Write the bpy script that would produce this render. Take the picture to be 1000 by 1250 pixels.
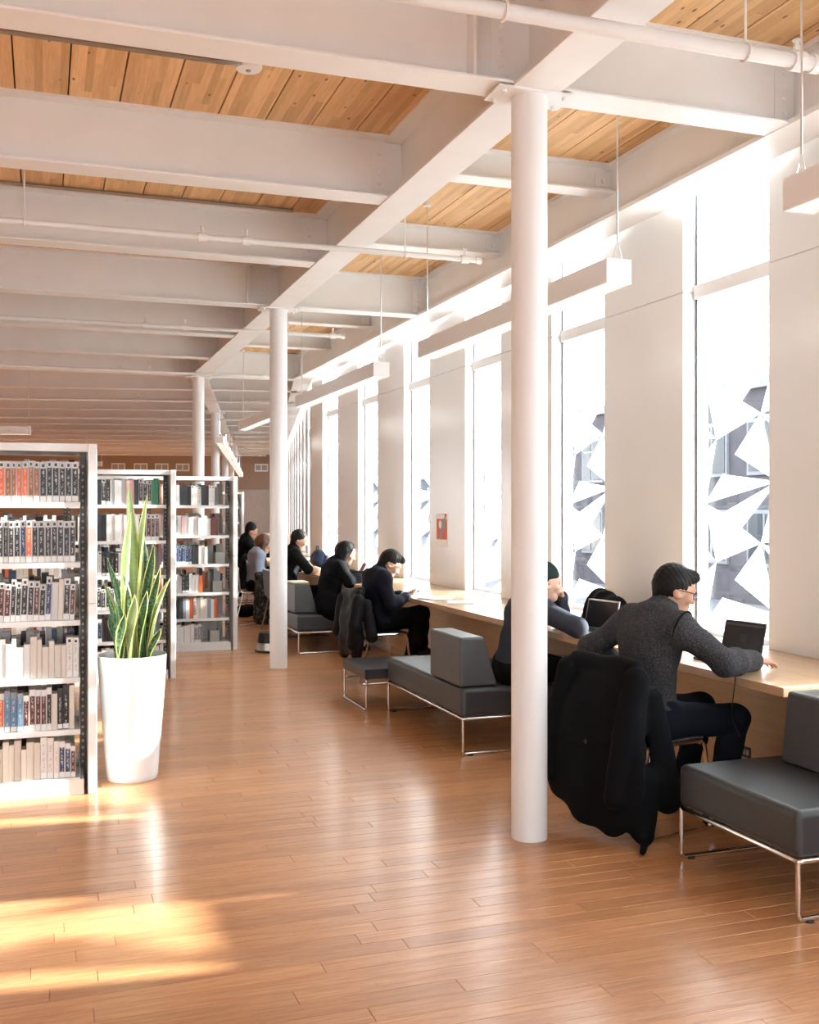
import bpy, bmesh, math, random
import numpy as np
from mathutils import Vector, Matrix

for o in list(bpy.data.objects):
    bpy.data.objects.remove(o)
SC = bpy.context.scene
COL = SC.collection
R = math.radians
random.seed(7)

# ---------------------------------------------------------------- camera, sky, sun, exposure
F_PX = 1280.0
YAW = math.atan(447.0 / 1280.0)          # the long wall runs along +Y, camera turned towards it
cam = bpy.data.cameras.new('camera')
cam.sensor_fit = 'HORIZONTAL'
cam.sensor_width = 36.0
cam.lens = F_PX / 1000.0 * 36.0
cam.shift_y = -4.0 / 1000.0
cam.clip_end = 300
cob = bpy.data.objects.new('camera', cam)
COL.objects.link(cob)
cob.location = (0, 0, 1.6)
cob.rotation_euler = (R(90), 0, -YAW)
SC.camera = cob

w = bpy.data.worlds.new('sky')
SC.world = w
w.use_nodes = True
bg = w.node_tree.nodes['Background']
bg.inputs['Color'].default_value = (0.87, 0.935, 1.0, 1)
bg.inputs['Strength'].default_value = 3.0

sun = bpy.data.lights.new('sun', 'SUN')
sun.energy = 15.0
sun.angle = R(1.2)
sun.color = (1.0, 0.95, 0.87)
sob = bpy.data.objects.new('sun', sun)
COL.objects.link(sob)
sob.location = (20, -2, 10)
sob.rotation_euler = Vector((-1.0, 0.11, -0.284)).to_track_quat('-Z', 'Y').to_euler()

SC.view_settings.view_transform = 'Standard'
SC.view_settings.look = 'None'
SC.view_settings.gamma = 1.0
SC.view_settings.use_curve_mapping = False
SC.view_settings.exposure = 1.58

# ---------------------------------------------------------------- helpers
def tag(o, label=None, cat=None, group=None, kind=None):
    if label: o['label'] = label
    if cat: o['category'] = cat
    if group: o['group'] = group
    if kind: o['kind'] = kind
    return o

def empty(name, loc=(0, 0, 0), rz=0.0, parent=None):
    o = bpy.data.objects.new(name, None)
    COL.objects.link(o)
    o.empty_display_size = 0.05
    o.location = loc
    o.rotation_euler = (0, 0, rz)
    o.parent = parent
    return o

def thing(name, label, cat, loc=(0, 0, 0), rz=0.0, group=None):
    return tag(empty(name, loc, rz), label, cat, group)

def link(name, me, mat, parent=None, loc=(0, 0, 0), rot=(0, 0, 0)):
    o = bpy.data.objects.new(name, me)
    COL.objects.link(o)
    if mat is not None and not me.materials:
        me.materials.append(mat)
    o.parent = parent
    o.location = loc
    o.rotation_euler = rot
    return o

def copy_tree(o, parent=None):
    c = o.copy()
    COL.objects.link(c)
    c.parent = parent
    for ch in list(o.children):
        copy_tree(ch, c)
    return c

def fillet(pts, r, n=4, closed=False):
    pts = [Vector(p) for p in pts]
    out = []
    N = len(pts)
    for i in range(N):
        if not closed and i in (0, N - 1):
            out.append(pts[i]); continue
        a, b, c = pts[i - 1], pts[i], pts[(i + 1) % N]
        d1 = (a - b); d2 = (c - b)
        rr = min(r, d1.length * .49, d2.length * .49)
        p1 = b + d1.normalized() * rr
        p2 = b + d2.normalized() * rr
        for k in range(n + 1):
            t = k / n
            out.append(p1 * (1 - t) ** 2 + b * 2 * t * (1 - t) + p2 * t * t)
    return out

class MB:
    def __init__(s):
        s.v = []; s.f = []
    def add(s, vs, fs):
        b = len(s.v)
        s.v += [tuple(v) for v in vs]
        s.f += [tuple(b + i for i in f) for f in fs]
        return s
    def box(s, x0, x1, y0, y1, z0, z1, M=None):
        vs = [Vector((x, y, z)) for z in (z0, z1) for y in (y0, y1) for x in (x0, x1)]
        if M is not None: vs = [M @ v for v in vs]
        return s.add(vs, [(0, 2, 3, 1), (4, 5, 7, 6), (0, 1, 5, 4), (2, 6, 7, 3), (0, 4, 6, 2), (1, 3, 7, 5)])
    def tube(s, pts, r, n=8, closed=False, caps=True):
        pts = [Vector(p) for p in pts]
        N = len(pts)
        rr = r if isinstance(r, (list, tuple)) else [r] * N
        up = None; vs = []
        for i in range(N):
            if closed:
                t = (pts[(i + 1) % N] - pts[i - 1])
            else:
                t = pts[min(i + 1, N - 1)] - pts[max(i - 1, 0)]
            t.normalize()
            if up is None:
                up = t.orthogonal().normalized()
            else:
                up = (up - t * up.dot(t))
                if up.length < 1e-6: up = t.orthogonal()
                up.normalize()
            sd = t.cross(up)
            for k in range(n):
                a = 2 * math.pi * k / n
                vs.append(pts[i] + (up * math.cos(a) + sd * math.sin(a)) * rr[i])
        fs = []
        for i in range(N if closed else N - 1):
            j = (i + 1) % N
            for k in range(n):
                l = (k + 1) % n
                fs.append((i * n + k, i * n + l, j * n + l, j * n + k))
        if caps and not closed:
            fs.append(tuple(range(n - 1, -1, -1)))
            fs.append(tuple((N - 1) * n + k for k in range(n)))
        return s.add(vs, fs)
    def lathe(s, prof, n=24, M=None):
        vs = []
        for (r, z) in prof:
            for k in range(n):
                a = 2 * math.pi * k / n
                v = Vector((r * math.cos(a), r * math.sin(a), z))
                vs.append(M @ v if M is not None else v)
        fs = []
        for i in range(len(prof) - 1):
            for k in range(n):
                l = (k + 1) % n
                fs.append((i * n + k, i * n + l, (i + 1) * n + l, (i + 1) * n + k))
        fs.append(tuple(range(n - 1, -1, -1)))
        fs.append(tuple((len(prof) - 1) * n + k for k in range(n)))
        return s.add(vs, fs)
    def prism(s, poly, ax, a0, a1, M=None):
        """poly: 2d outline, extruded along axis ax ('x','y','z') from a0 to a1"""
        def p3(p, a):
            v = {'x': (a, p[0], p[1]), 'y': (p[0], a, p[1]), 'z': (p[0], p[1], a)}[ax]
            v = Vector(v)
            return M @ v if M is not None else v
        n = len(poly)
        vs = [p3(p, a0) for p in poly] + [p3(p, a1) for p in poly]
        fs = [tuple(range(n)), tuple(range(2 * n - 1, n - 1, -1))]
        fs += [(i, n + i, n + (i + 1) % n, (i + 1) % n) for i in range(n)]
        return s.add(vs, fs)
    def mesh(s, name, smooth=False):
        me = bpy.data.meshes.new(name)
        me.from_pydata([tuple(v) for v in s.v], [], s.f)
        bm = bmesh.new(); bm.from_mesh(me)
        bmesh.ops.recalc_face_normals(bm, faces=bm.faces)
        bm.to_mesh(me); bm.free()
        if smooth:
            me.shade_smooth()
        return me
    def build(s, name, mat, parent=None, smooth=False, bevel=0.0, seg=2, loc=(0, 0, 0), rot=(0, 0, 0)):
        me = s.mesh(name, smooth and not bevel)
        o = link(name, me, mat, parent, loc, rot)
        if bevel:
            m = o.modifiers.new('bevel', 'BEVEL')
            m.width = bevel; m.segments = seg; m.limit_method = 'ANGLE'
            if smooth:
                me.shade_smooth()
                m.harden_normals = True
        elif smooth:
            try:
                me.set_sharp_from_angle(angle=R(40))
            except Exception:
                pass
        return o

def bx(name, mat, parent, x0, x1, y0, y1, z0, z1, bevel=0.0, seg=2, smooth=False, M=None):
    return MB().box(x0, x1, y0, y1, z0, z1, M).build(name, mat, parent, bevel=bevel, seg=seg, smooth=smooth)

# ---------------------------------------------------------------- materials
MATS = {}
class NT:
    def __init__(s, name):
        s.m = bpy.data.materials.new(name); s.m.use_nodes = True
        s.t = s.m.node_tree; s.n = s.t.nodes; s.l = s.t.links
        s.p = s.n['Principled BSDF']; s.out = s.n['Material Output']
        MATS[name] = s.m
    def node(s, typ, **kw):
        nd = s.n.new(typ)
        for k, v in kw.items():
            if k in ('op', 'operation'): nd.operation = v
            elif hasattr(nd, k): setattr(nd, k, v)
            else: nd.inputs[k].default_value = v
        return nd
    def link(s, a, b): s.l.new(a, b)
    def noise(s, vec, scale, detail=4, rough=.6):
        nd = s.node('ShaderNodeTexNoise')
        nd.inputs['Scale'].default_value = scale
        nd.inputs['Detail'].default_value = detail
        nd.inputs['Roughness'].default_value = rough
        if vec is not None: s.link(vec, nd.inputs['Vector'])
        return nd
    def mapping(s, vec, scale=(1, 1, 1), loc=(0, 0, 0), rot=(0, 0, 0)):
        nd = s.node('ShaderNodeMapping')
        nd.inputs['Scale'].default_value = scale
        nd.inputs['Location'].default_value = loc
        nd.inputs['Rotation'].default_value = rot
        s.link(vec, nd.inputs['Vector'])
        return nd.outputs['Vector']
    def ramp(s, fac, stops, interp='LINEAR'):
        nd = s.node('ShaderNodeValToRGB')
        cr = nd.color_ramp; cr.interpolation = interp
        while len(cr.elements) < len(stops): cr.elements.new(.5)
        for e, (p, c) in zip(cr.elements, stops):
            e.position = p
            e.color = (*c, 1) if len(c) == 3 else c
        s.link(fac, nd.inputs['Fac'])
        return nd.outputs['Color']
    def mix(s, fac, a, b, blend='MIX'):
        nd = s.node('ShaderNodeMix'); nd.data_type = 'RGBA'; nd.blend_type = blend
        for sock, v in ((nd.inputs[0], fac), (nd.inputs[6], a), (nd.inputs[7], b)):
            if hasattr(v, 'links'): s.link(v, sock)
            elif isinstance(v, (int, float)): sock.default_value = v
            else: sock.default_value = (*v, 1)
        return nd.outputs[2]
    def math(s, op, a, b=None):
        nd = s.node('ShaderNodeMath'); nd.operation = op
        for i, v in enumerate((a, b)):
            if v is None: continue
            if hasattr(v, 'links'): s.link(v, nd.inputs[i])
            else: nd.inputs[i].default_value = v
        return nd.outputs[0]
    def bump(s, h, strength=.2, dist=.01):
        nd = s.node('ShaderNodeBump')
        nd.inputs['Strength'].default_value = strength
        nd.inputs['Distance'].default_value = dist
        s.link(h, nd.inputs['Height'])
        s.link(nd.outputs['Normal'], s.p.inputs['Normal'])

def simple(name, col, rough=.5, metal=0.0, var=.06, scale=8.0, bump=0.0, bscale=200.0, spec=.5, coat=0.0, stretch=(1, 1, 1), bdist=.002):
    t = NT(name)
    tc = t.node('ShaderNodeTexCoord').outputs['Object']
    v = t.mapping(tc, stretch)
    nz = t.noise(v, scale, 5)
    d = tuple(max(0, c * (1 - var)) for c in col); l = tuple(min(1, c * (1 + var)) for c in col)
    t.link(t.ramp(nz.outputs['Fac'], [(.3, d), (.7, l)]), t.p.inputs['Base Color'])
    t.p.inputs['Roughness'].default_value = rough
    t.p.inputs['Metallic'].default_value = metal
    t.p.inputs['Specular IOR Level'].default_value = spec
    t.p.inputs['Coat Weight'].default_value = coat
    if bump:
        b = t.noise(v, bscale, 3)
        t.bump(b.outputs['Fac'], bump, bdist)
    return t.m

WHITE = simple('white_paint', (.86, .85, .845), .42, var=.015, scale=3, bump=.03, bscale=60)
STEEL_W = simple('white_steel_paint', (.86, .845, .835), .45, var=.03, scale=2.5, bump=.05, bscale=90)
PANEL_W = simple('white_wall_panel', (.84, .835, .835), .24, var=.012, scale=1.2, bump=.015, bscale=14)
FRAME_W = simple('white_window_frame', (.85, .85, .85), .3, var=.01)
GASKET = simple('dark_gasket', (.08, .09, .11), .5)
CHROME = simple('chrome_steel', (.78, .77, .75), .12, 1.0, var=.02)
ALU = simple('brushed_aluminium', (.70, .70, .69), .3, 1.0, var=.04, scale=30)
BLACK_PL = simple('black_plastic', (.015, .015, .017), .45)
SEATGREY = simple('charcoal_vinyl', (.040, .044, .048), .42, var=.07, scale=14, bump=.06, bscale=260)
BACKGREY = simple('mid_grey_vinyl', (.078, .083, .088), .42, var=.06, scale=14, bump=.06, bscale=260)
TABLE_B = simple('black_laminate', (.028, .03, .032), .33, var=.1, scale=20)
SHELF_W = simple('white_shelf_metal', (.80, .79, .77), .35, var=.015)
SHELF_G = simple('grey_upright_metal', (.20, .20, .19), .45, var=.05)
ENDW = simple('brown_end_wall', (.34, .235, .165), .7, var=.06, scale=1.5)
POTW = simple('white_glazed_pot', (.83, .83, .83), .16, var=.01, coat=.3)
SOIL = simple('dark_soil', (.03, .025, .02), .9, var=.4, scale=60, bump=.8, bscale=80, bdist=.01)
PIPE_W = simple('white_pipe_paint', (.80, .775, .75), .4, var=.03, scale=6)
CONDUIT = simple('grey_conduit', (.33, .30, .27), .4, .6, var=.08)
PAPER = simple('white_paper', (.85, .84, .82), .7, var=.01)
GREY_SHEET = simple('grey_sheet_metal', (.36, .36, .35), .4, var=.04)

def m_wood(name, cols, along='x', knots=0.0, rough=.3, strip=0.0, coat=0.0, fine=1.0, spec=.5, streak=False):
    t = NT(name)
    geo = t.node('ShaderNodeNewGeometry').outputs['Position']
    oi = t.node('ShaderNodeObjectInfo').outputs['Random']
    at = t.node('ShaderNodeAttribute', attribute_name='tone')
    rnd = t.math('FRACT', t.math('ADD', oi, at.outputs['Fac']))
    off = t.node('ShaderNodeCombineXYZ')
    o10 = t.math('MULTIPLY', rnd, 37.0)
    for k in ('X', 'Y', 'Z'): t.link(o10, off.inputs[k])
    va = t.node('ShaderNodeVectorMath'); va.operation = 'ADD'
    t.link(geo, va.inputs[0]); t.link(off.outputs[0], va.inputs[1])
    v = va.outputs[0]
    st = (1.0, 22.0, 22.0) if along == 'x' else (22.0, 1.0, 22.0)
    g1 = t.noise(t.mapping(v, st), 2.6 * fine, 6, .65).outputs['Fac']
    st2 = (3.0, 90.0, 90.0) if along == 'x' else (90.0, 3.0, 90.0)
    g2 = t.noise(t.mapping(v, st2), 2.2 * fine, 3, .6).outputs['Fac']
    c = t.ramp(g1, [(.25, cols[0]), (.5, cols[1]), (.75, cols[2])])
    c = t.mix(.35, c, t.ramp(g2, [(.3, cols[0]), (.65, cols[2])]))
    if streak:
        st3 = (7.0, 150.0, 150.0) if along == 'x' else (150.0, 7.0, 150.0)
        g3 = t.noise(t.mapping(v, st3), 1.6, 4, .7).outputs['Fac']
        c = t.mix(1.0, c, t.ramp(g3, [(.30, (.62, .55, .50)), (.44, (.96, .95, .94)), (.60, (1.0, 1.0, 1.0)), (.75, (1.14, 1.16, 1.18))]), 'MULTIPLY')
    tone = t.ramp(rnd, [(0, (.86, .845, .83)), (.5, (.98, .98, .98)), (1, (1.08, 1.08, 1.07))])
    c = t.mix(1.0, c, tone, 'MULTIPLY')
    if strip:
        sx = t.node('ShaderNodeSeparateXYZ'); t.link(v, sx.inputs[0])
        q = t.math('FLOOR', t.math('MULTIPLY', sx.outputs['X' if along == 'y' else 'Y'], 1 / strip))
        seg = t.math('FLOOR', t.math('ADD', t.math('MULTIPLY', sx.outputs['Y' if along == 'y' else 'X'], .9), t.math('MULTIPLY', q, .37)))
        wn = t.node('ShaderNodeTexWhiteNoise', noise_dimensions='2D')
        cb = t.node('ShaderNodeCombineXYZ'); t.link(q, cb.inputs[0]); t.link(seg, cb.inputs[1])
        t.link(cb.outputs[0], wn.inputs['Vector'])
        tn = t.ramp(wn.outputs['Value'], [(0, (.80, .74, .68)), (.6, (1, 1, 1)), (1, (1.08, 1.08, 1.08))])
        c = t.mix(1.0, c, tn, 'MULTIPLY')
    if knots:
        vo = t.node('ShaderNodeTexVoronoi'); vo.inputs['Scale'].default_value = 1.0
        vm = t.mapping(v, (15, 6.5, 1) if along == 'y' else (6.5, 15, 1))
        t.link(vm, vo.inputs['Vector'])
        kk = t.ramp(vo.outputs['Distance'], [(.0, (1, 1, 1)), (.09, (.85, .85, .85)), (.15, (0, 0, 0))])
        wn2 = t.node('ShaderNodeSeparateColor'); t.link(vo.outputs['Color'], wn2.inputs[0])
        sel = t.math('GREATER_THAN', wn2.outputs[0], 1 - knots)
        c = t.mix(t.math('MULTIPLY', kk, sel), c, (.19, .075, .025))
    t.link(c, t.p.inputs['Base Color'])
    t.p.inputs['Roughness'].default_value = rough
    t.p.inputs['Specular IOR Level'].default_value = spec
    t.p.inputs['Coat Weight'].default_value = coat
    t.p.inputs['Coat Roughness'].default_value = .12
    t.bump(g2, .05, .001)
    return t.m

FLOORM = m_wood('bamboo_floor', [(.41, .167, .062), (.585, .278, .122), (.73, .42, .21)], 'x', rough=.30, coat=.15, streak=True)
DECKM = m_wood('pine_deck', [(.66, .37, .16), (.80, .50, .24), (.88, .61, .34)], 'y', knots=.42, rough=.6, strip=.045)
COUNTM = m_wood('birch_counter', [(.55, .34, .19), (.66, .44, .26), (.74, .52, .33)], 'y', rough=.25, coat=.2, fine=.7)
COUNTP = m_wood('birch_panel', [(.52, .31, .165), (.62, .40, .225), (.69, .46, .275)], 'y', rough=.45, fine=.7)

def m_glass():
    t = NT('window_glass')
    tr = t.node('ShaderNodeBsdfTransparent'); tr.inputs['Color'].default_value = (.93, .96, .97, 1)
    gl = t.node('ShaderNodeBsdfGlossy'); gl.inputs['Roughness'].default_value = .02
    lw = t.node('ShaderNodeLayerWeight'); lw.inputs['Blend'].default_value = .5
    fr = t.math('ADD', t.math('MULTIPLY', t.math('POWER', lw.outputs['Facing'], 5.0), .9), .045)
    mx = t.node('ShaderNodeMixShader')
    t.link(fr, mx.inputs[0]); t.link(tr.outputs[0], mx.inputs[1]); t.link(gl.outputs[0], mx.inputs[2])
    t.link(mx.outputs[0], t.out.inputs['Surface'])
    return t.m
GLASS = m_glass()
def m_film():
    t = NT('white_window_film')
    tl = t.node('ShaderNodeBsdfTranslucent'); tl.inputs['Color'].default_value = (.80, .83, .86, 1)
    df = t.node('ShaderNodeBsdfDiffuse'); df.inputs['Color'].default_value = (.85, .85, .85, 1)
    nz = t.noise(t.node('ShaderNodeTexCoord').outputs['Object'], 30)
    t.link(t.ramp(nz.outputs['Fac'], [(0, (.80, .83, .86)), (1, (.84, .86, .88))]), tl.inputs['Color'])
    mx = t.node('ShaderNodeMixShader'); mx.inputs[0].default_value = .25
    t.link(tl.outputs[0], mx.inputs[1]); t.link(df.outputs[0], mx.inputs[2])
    tr = t.node('ShaderNodeBsdfTransparent')
    m2 = t.node('ShaderNodeMixShader'); m2.inputs[0].default_value = .42
    t.link(mx.outputs[0], m2.inputs[1]); t.link(tr.outputs[0], m2.inputs[2])
    t.link(m2.outputs[0], t.out.inputs['Surface'])
    return t.m
FILM = m_film()
def m_emit(name, col, st):
    t = NT(name)
    t.p.inputs['Base Color'].default_value = (*col, 1)
    t.p.inputs['Emission Color'].default_value = (*col, 1)
    t.p.inputs['Emission Strength'].default_value = st
    return t.m
LAMP = m_emit('lamp_diffuser', (1.0, .93, .82), .8)

# ---------------------------------------------------------------- structure
YC = [4.63, 10.40, 16.17]                # column lines
PITCH = 5.77 / 3
GX = 2.235                               # girder line
BZ, DZ = 3.62, 4.02                      # beam underside, deck underside
WX = 4.05                                # face of the wall panels
XL, YB = -14.0, -4.0
BEND = math.atan2(1.155, 5.83)           # the far wing turns this much
wing = Matrix.Translation((GX, 16.17, 0)) @ Matrix.Rotation(-BEND, 4, 'Z')
def wp(x, y, z=0.0):                     # point of the wing, from the bend column
    return wing @ Vector((x, y, z))
WROT = -BEND

def pix(p):
    s, c = math.sin(YAW), math.cos(YAW)
    d = s * p[0] + c * p[1]
    if d < .1: return (-9999, -9999, d)
    return (500 + F_PX * (c * p[0] - s * p[1]) / d, 621 - F_PX * (p[2] - 1.6) / d, d)

# floor: sub-floor, single planks near the camera, the rest of the planks joined
a_, b_ = wp(2.0, 25.7), wp(-17.2, 25.7)
OUTLINE = [(XL, YB), (4.25, YB), (4.25, 16.4), (a_.x, a_.y), (b_.x, b_.y), (XL, b_.y)]
floor = MB().prism(OUTLINE, 'z', -.12, -.012).build('floor', FLOORM)
tag(floor, kind='structure')
def plank_mesh(L, W, T):
    b = .0012
    m = MB()
    v = [(b, b, 0), (L - b, b, 0), (L - b, W - b, 0), (b, W - b, 0), (0, 0, -b * 1.5), (L, 0, -b * 1.5), (L, W, -b * 1.5), (0, W, -b * 1.5), (0, 0, -T), (L, 0, -T), (L, W, -T), (0, W, -T)]
    f = [(0, 1, 2, 3)] + [(4 + i, 4 + (i + 1) % 4, (i + 1) % 4, i) for i in range(4)] + [(8 + i, 8 + (i + 1) % 4, 4 + (i + 1) % 4, 4 + i) for i in range(4)]
    m.add(v, f)
    return m
PW, PG = .0955, .0012
rng = random.Random(11)
planks = []
for i in range(int((18.4 - 1.5) / PW)):
    y = 1.5 + i * PW
    x = -6.0 - rng.random() * 1.5
    while x < 3.62:
        L = rng.choice((.93, 1.24, 1.55))
        L2 = min(L, 3.68 - x)
        planks.append((x, y, L if L2 > L - .01 else L2, L))
        x += L
def vis(p):
    for fx in (.0, .25, .5, .75, 1):
        q = pix((p[0] + fx * p[2], p[1] + PW / 2, 0))
        if -5 < q[0] < 1005 and 0 < q[1] < 1262: return q[2]
    return None
cand = sorted([(vis(p), i) for i, p in enumerate(planks) if vis(p) is not None])
near = set(i for _, i in cand[:296])
pm = {L: plank_mesh(L - PG, PW - PG, .0125).mesh('plank') for L in (.93, 1.24, 1.55)}
for m in pm.values(): m.materials.append(FLOORM)
rest = MB(); tones = []
for i, (x, y, L, L0) in enumerate(planks):
    if i in near and L == L0:
        link('plank', pm[L0], FLOORM, floor, (x, y, 0))
    else:
        nb = len(rest.f)
        pl = plank_mesh(max(L - PG, .02), PW - PG, .0125)
        rest.add([(a + x, b + y, c) for a, b, c in pl.v], pl.f)
        tones += [rng.random()] * (len(rest.f) - nb)
me = bpy.data.meshes.new('planks'); me.from_pydata(rest.v, [], rest.f)
at = me.attributes.new('tone', 'FLOAT', 'FACE'); at.data.foreach_set('value', tones)
po = link('planks', me, FLOORM, floor); po['kind'] = 'stuff'
MB().prism([(XL, 18.36), (4.66, 18.36), (a_.x, a_.y), (b_.x, b_.y), (XL, b_.y)], 'z', -.012, -.0005).build('far_boards', FLOORM, floor)
bx('side_boards', FLOORM, floor, XL, -7.3, YB, 18.36, -.012, -.0005)

# ceiling: roof slab, then the deck planks hanging below it with open joints
ceiling = tag(MB().prism(OUTLINE, 'z', DZ + .05, DZ + .25).build('ceiling', simple('dark_deck_void', (.10, .055, .03), .9)), kind='structure')
DP = .292
dm = {}
bays = [(-1.14, 4.63), (4.63, 10.40), (10.40, 16.17)]
L = 5.77
dmesh = MB().box(0, DP - .009, 0, L - .006, 0, .05).mesh('deck_plank'); dmesh.materials.append(DECKM)
for (y0, y1) in bays:
    for i in range(-24, 14):
        x = .0 + i * DP - .15
        if i >= -14 or y0 > 9:
            link('deck_plank', dmesh, DECKM, ceiling, (x, y0, DZ))
bx('deck_board', DECKM, ceiling, XL, -.15 - 24 * DP, YB, 16.17, DZ, DZ + .05)
mw = MB()
for i in range(-56, 6):
    mw.box(i * DP, i * DP + DP - .009, .1 + min(0, i * DP) * .198, 25.6, DZ, DZ + .05)
far_deck = mw.build('far_deck_planks', DECKM, ceiling); far_deck['kind'] = 'stuff'
far_deck.matrix_local = wing

# steel beams -------------------------------------------------------------
def ibeam(parent, L, z0, z1, fw, along='x', t=.014, wt=.010, y=0.0):
    """I-section from 0 to L along local x; parts web, bottom_flange, top_flange"""
    MB().box(0, L, -wt / 2, wt / 2, z0 + t, z1 - t).build('web', STEEL_W, parent)
    MB().box(0, L, -fw / 2, fw / 2, z0, z0 + t).build('bottom_flange', STEEL_W, parent, bevel=.002, seg=1)
    MB().box(0, L, -fw / 2, fw / 2, z1 - t, z1).build('top_flange', STEEL_W, parent)
boltm = MB().lathe([(.0, 0), (.013, 0), (.013, .008), (.008, .012)], 8, Matrix.Rotation(R(90), 4, 'X')).mesh('bolt', False)
boltm.materials.append(STEEL_W)
def end_plate(parent, x, z0, z1, n, side, plate_w=.1):
    """a bolted clip plate on the web; side -1 faces the camera"""
    p = bx('clip_plate', STEEL_W, parent, x - plate_w / 2, x + plate_w / 2, side * .005 - .006, side * .005 + .006, z0 + .05, z1 - .06)
    for k in range(n):
        z = z0 + .09 + (z1 - z0 - .19) * k / max(1, n - 1)
        for dx in (0.0,):
            link('bolt', boltm, STEEL_W, p, (x + dx, side * .011, z))
    return p

BEAM_G = 'white beams over the reading room'
for k in range(-2, 7):
    y = YC[0] + PITCH * k
    colline = k % 3 == 0
    b = thing('steel_beam', 'long white steel I-beam over the bookcases, running into the column girder', 'beam', (XL, y, 0), 0, 'long ceiling beams over the bookcases')
    Lb = GX - .11 - XL
    ibeam(b, Lb, BZ, DZ, .20)
    end_plate(b, Lb - .05, BZ + .02, DZ, 4, -1)
    if colline:
        bx('stiffener', STEEL_W, b, Lb - .22, Lb - .205, -.09, 0, BZ + .014, DZ - .014)
    s = thing('steel_beam', ('deep white steel beam from a column to the window wall' if colline else
              'shallow white steel beam between the column girder and window wall'), 'beam', (GX + .10, y, 0), 0,
              'deep short beams by the windows' if colline else 'shallow short beams by the windows')
    zb = BZ if colline else 3.82
    Ls = 3.80 - GX - .10
    ibeam(s, Ls, zb, DZ, .20 if colline else .16)
    end_plate(s, Ls - .07, zb, DZ, 4 if colline else 2, -1, .12)
    end_plate(s, .06, zb, DZ, 4 if colline else 2, -1, .12)

def girder(name, label, M, L, zb=BZ - .01, x=0.0):
    g = thing(name, label, 'beam'); g.matrix_world = M
    t = .016; fw = .25
    MB().box(-.006, .006, 0, L, zb + t, DZ - t).build('web', STEEL_W, g)
    MB().box(-fw / 2, fw / 2, 0, L, zb, zb + t).build('bottom_flange', STEEL_W, g, bevel=.002, seg=1)
    MB().box(-fw / 2, fw / 2, 0, L, DZ - t, DZ).build('top_flange', STEEL_W, g)
    return g
g = girder('steel_beam', 'heavy white steel girder resting on the row of round columns', Matrix.Translation((GX, YB, 0)), 16.17 - YB)
for k in range(-2, 7):
    y = YC[0] + PITCH * k - YB
    p = bx('stiffener_plate', STEEL_W, g, -.115, .115, y - .008, y + .008, BZ + .01, DZ - .02)
girder('steel_beam', 'white steel girder on the columns of the far angled wing', wing, 27)

# edge beam above the windows
e = thing('edge_beam', 'white steel channel running along the top of the window wall', 'beam', (0, 0, 0))
MB().box(3.80, 3.83, YB, 16.25, BZ + .02, DZ).build('web', STEEL_W, e)
MB().box(3.69, 3.97, YB, 16.22, BZ - .006, BZ + .022).build('bottom_flange', STEEL_W, e, bevel=.002, seg=1)
MB().box(3.74, 3.83, YB, 16.22, DZ - .03, DZ).build('top_flange', STEEL_W, e)
e2 = thing('edge_beam', 'white steel channel along the window wall of the far wing', 'beam'); e2.matrix_world = wing
MB().box(1.565, 1.595, .18, 27, BZ + .02, DZ).build('web', STEEL_W, e2)
MB().box(1.455, 1.735, .18, 27, BZ, BZ + .022).build('bottom_flange', STEEL_W, e2)

for k in range(1, 13):                    # beams of the wing
    s = thing('steel_beam', 'white steel beam crossing the ceiling of the far angled wing', 'beam', group='ceiling beams of the far wing')
    s.matrix_world = wing @ Matrix.Translation((-16, PITCH * k, 0))
    ibeam(s, 16 + 1.56, BZ, DZ, .2)

# columns
colm = MB().lathe([(.087, 0), (.087, BZ - .01)], 40)
cap = MB().box(-.16, .16, -.10, .10, BZ - .022, BZ - .0101)
def column(x, y, rz, label, grp=None):
    c = thing('column', label, 'column', (x, y, 0), rz, grp)
    MB().lathe([(.0875, 0), (.0875, BZ - .022)], 40).build('shaft', WHITE, c, smooth=True)
    MB().box(-.20, .20, -.095, .095, BZ - .022, BZ - .0102).build('cap_plate', STEEL_W, c)
    for sx in (-.16, .16):
        for sy in (-.06, .06):
            MB().lathe([(.014, 0), (.014, -.012), (.008, -.016)], 8).build('bolt', STEEL_W, c, loc=(sx, sy, BZ - .0222))
    return c
column(GX, YC[0], 0, 'slender round white steel column standing in front of the man with beanie')
column(GX, YC[1], 0, 'slender round white steel column beside the silver step stool')
column(GX, YC[2], 0, 'round white column at the bend of the girder behind the bookcases')
for k in range(1, 4):
    p = wp(0, 5.94 * k)
    column(p.x, p.y, WROT, 'round white steel column of the far angled wing', 'columns of the far wing')

# window wall -----------------------------------------------------------------
W_OFF, W_W = 5.155, .88
ZS, ZT, ZTOP = .775, 3.05, 4.0
film_polys = []
A_, B_, C_, D_ = (.77, 0), (.24, .17), (.95, .53), (.10, .69)
A2, B2 = (.77, 1.0), (.24, 1.17)
film_polys = [[D_, (.32, .77), B2], [(.32, .77), C_, (.55, .885)], [(.32, .77), (.55, .885), A2, B2],
              [A_, (.47, .30), C_], [(.32, .455), C_, D_],
              [B_, (.06, .30), (0, .27), (0, .66), D_], [(0, -.02), (.22, .155), (0, .15)],
              [A_, (1, .05), (1, .20)], [C_, (1, .53), (1, .92), A2], [A_, (1, -.10), (1, -.03)]]
def film_mesh(poly, wid, per):
    m = MB()
    pts = [((1 - u) * wid, -v * per) for (u, v) in poly]
    n = len(pts)
    m.add([(0, a, b) for a, b in pts] + [(-.0015, a, b) for a, b in pts],
          [tuple(range(n)), tuple(range(2 * n - 1, n - 1, -1))] + [(i, n + i, n + (i + 1) % n, (i + 1) % n) for i in range(n)])
    me = m.mesh('film_triangle'); me.materials.append(FILM)
    return me
GW = W_W - .03
FPER = .80
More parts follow.
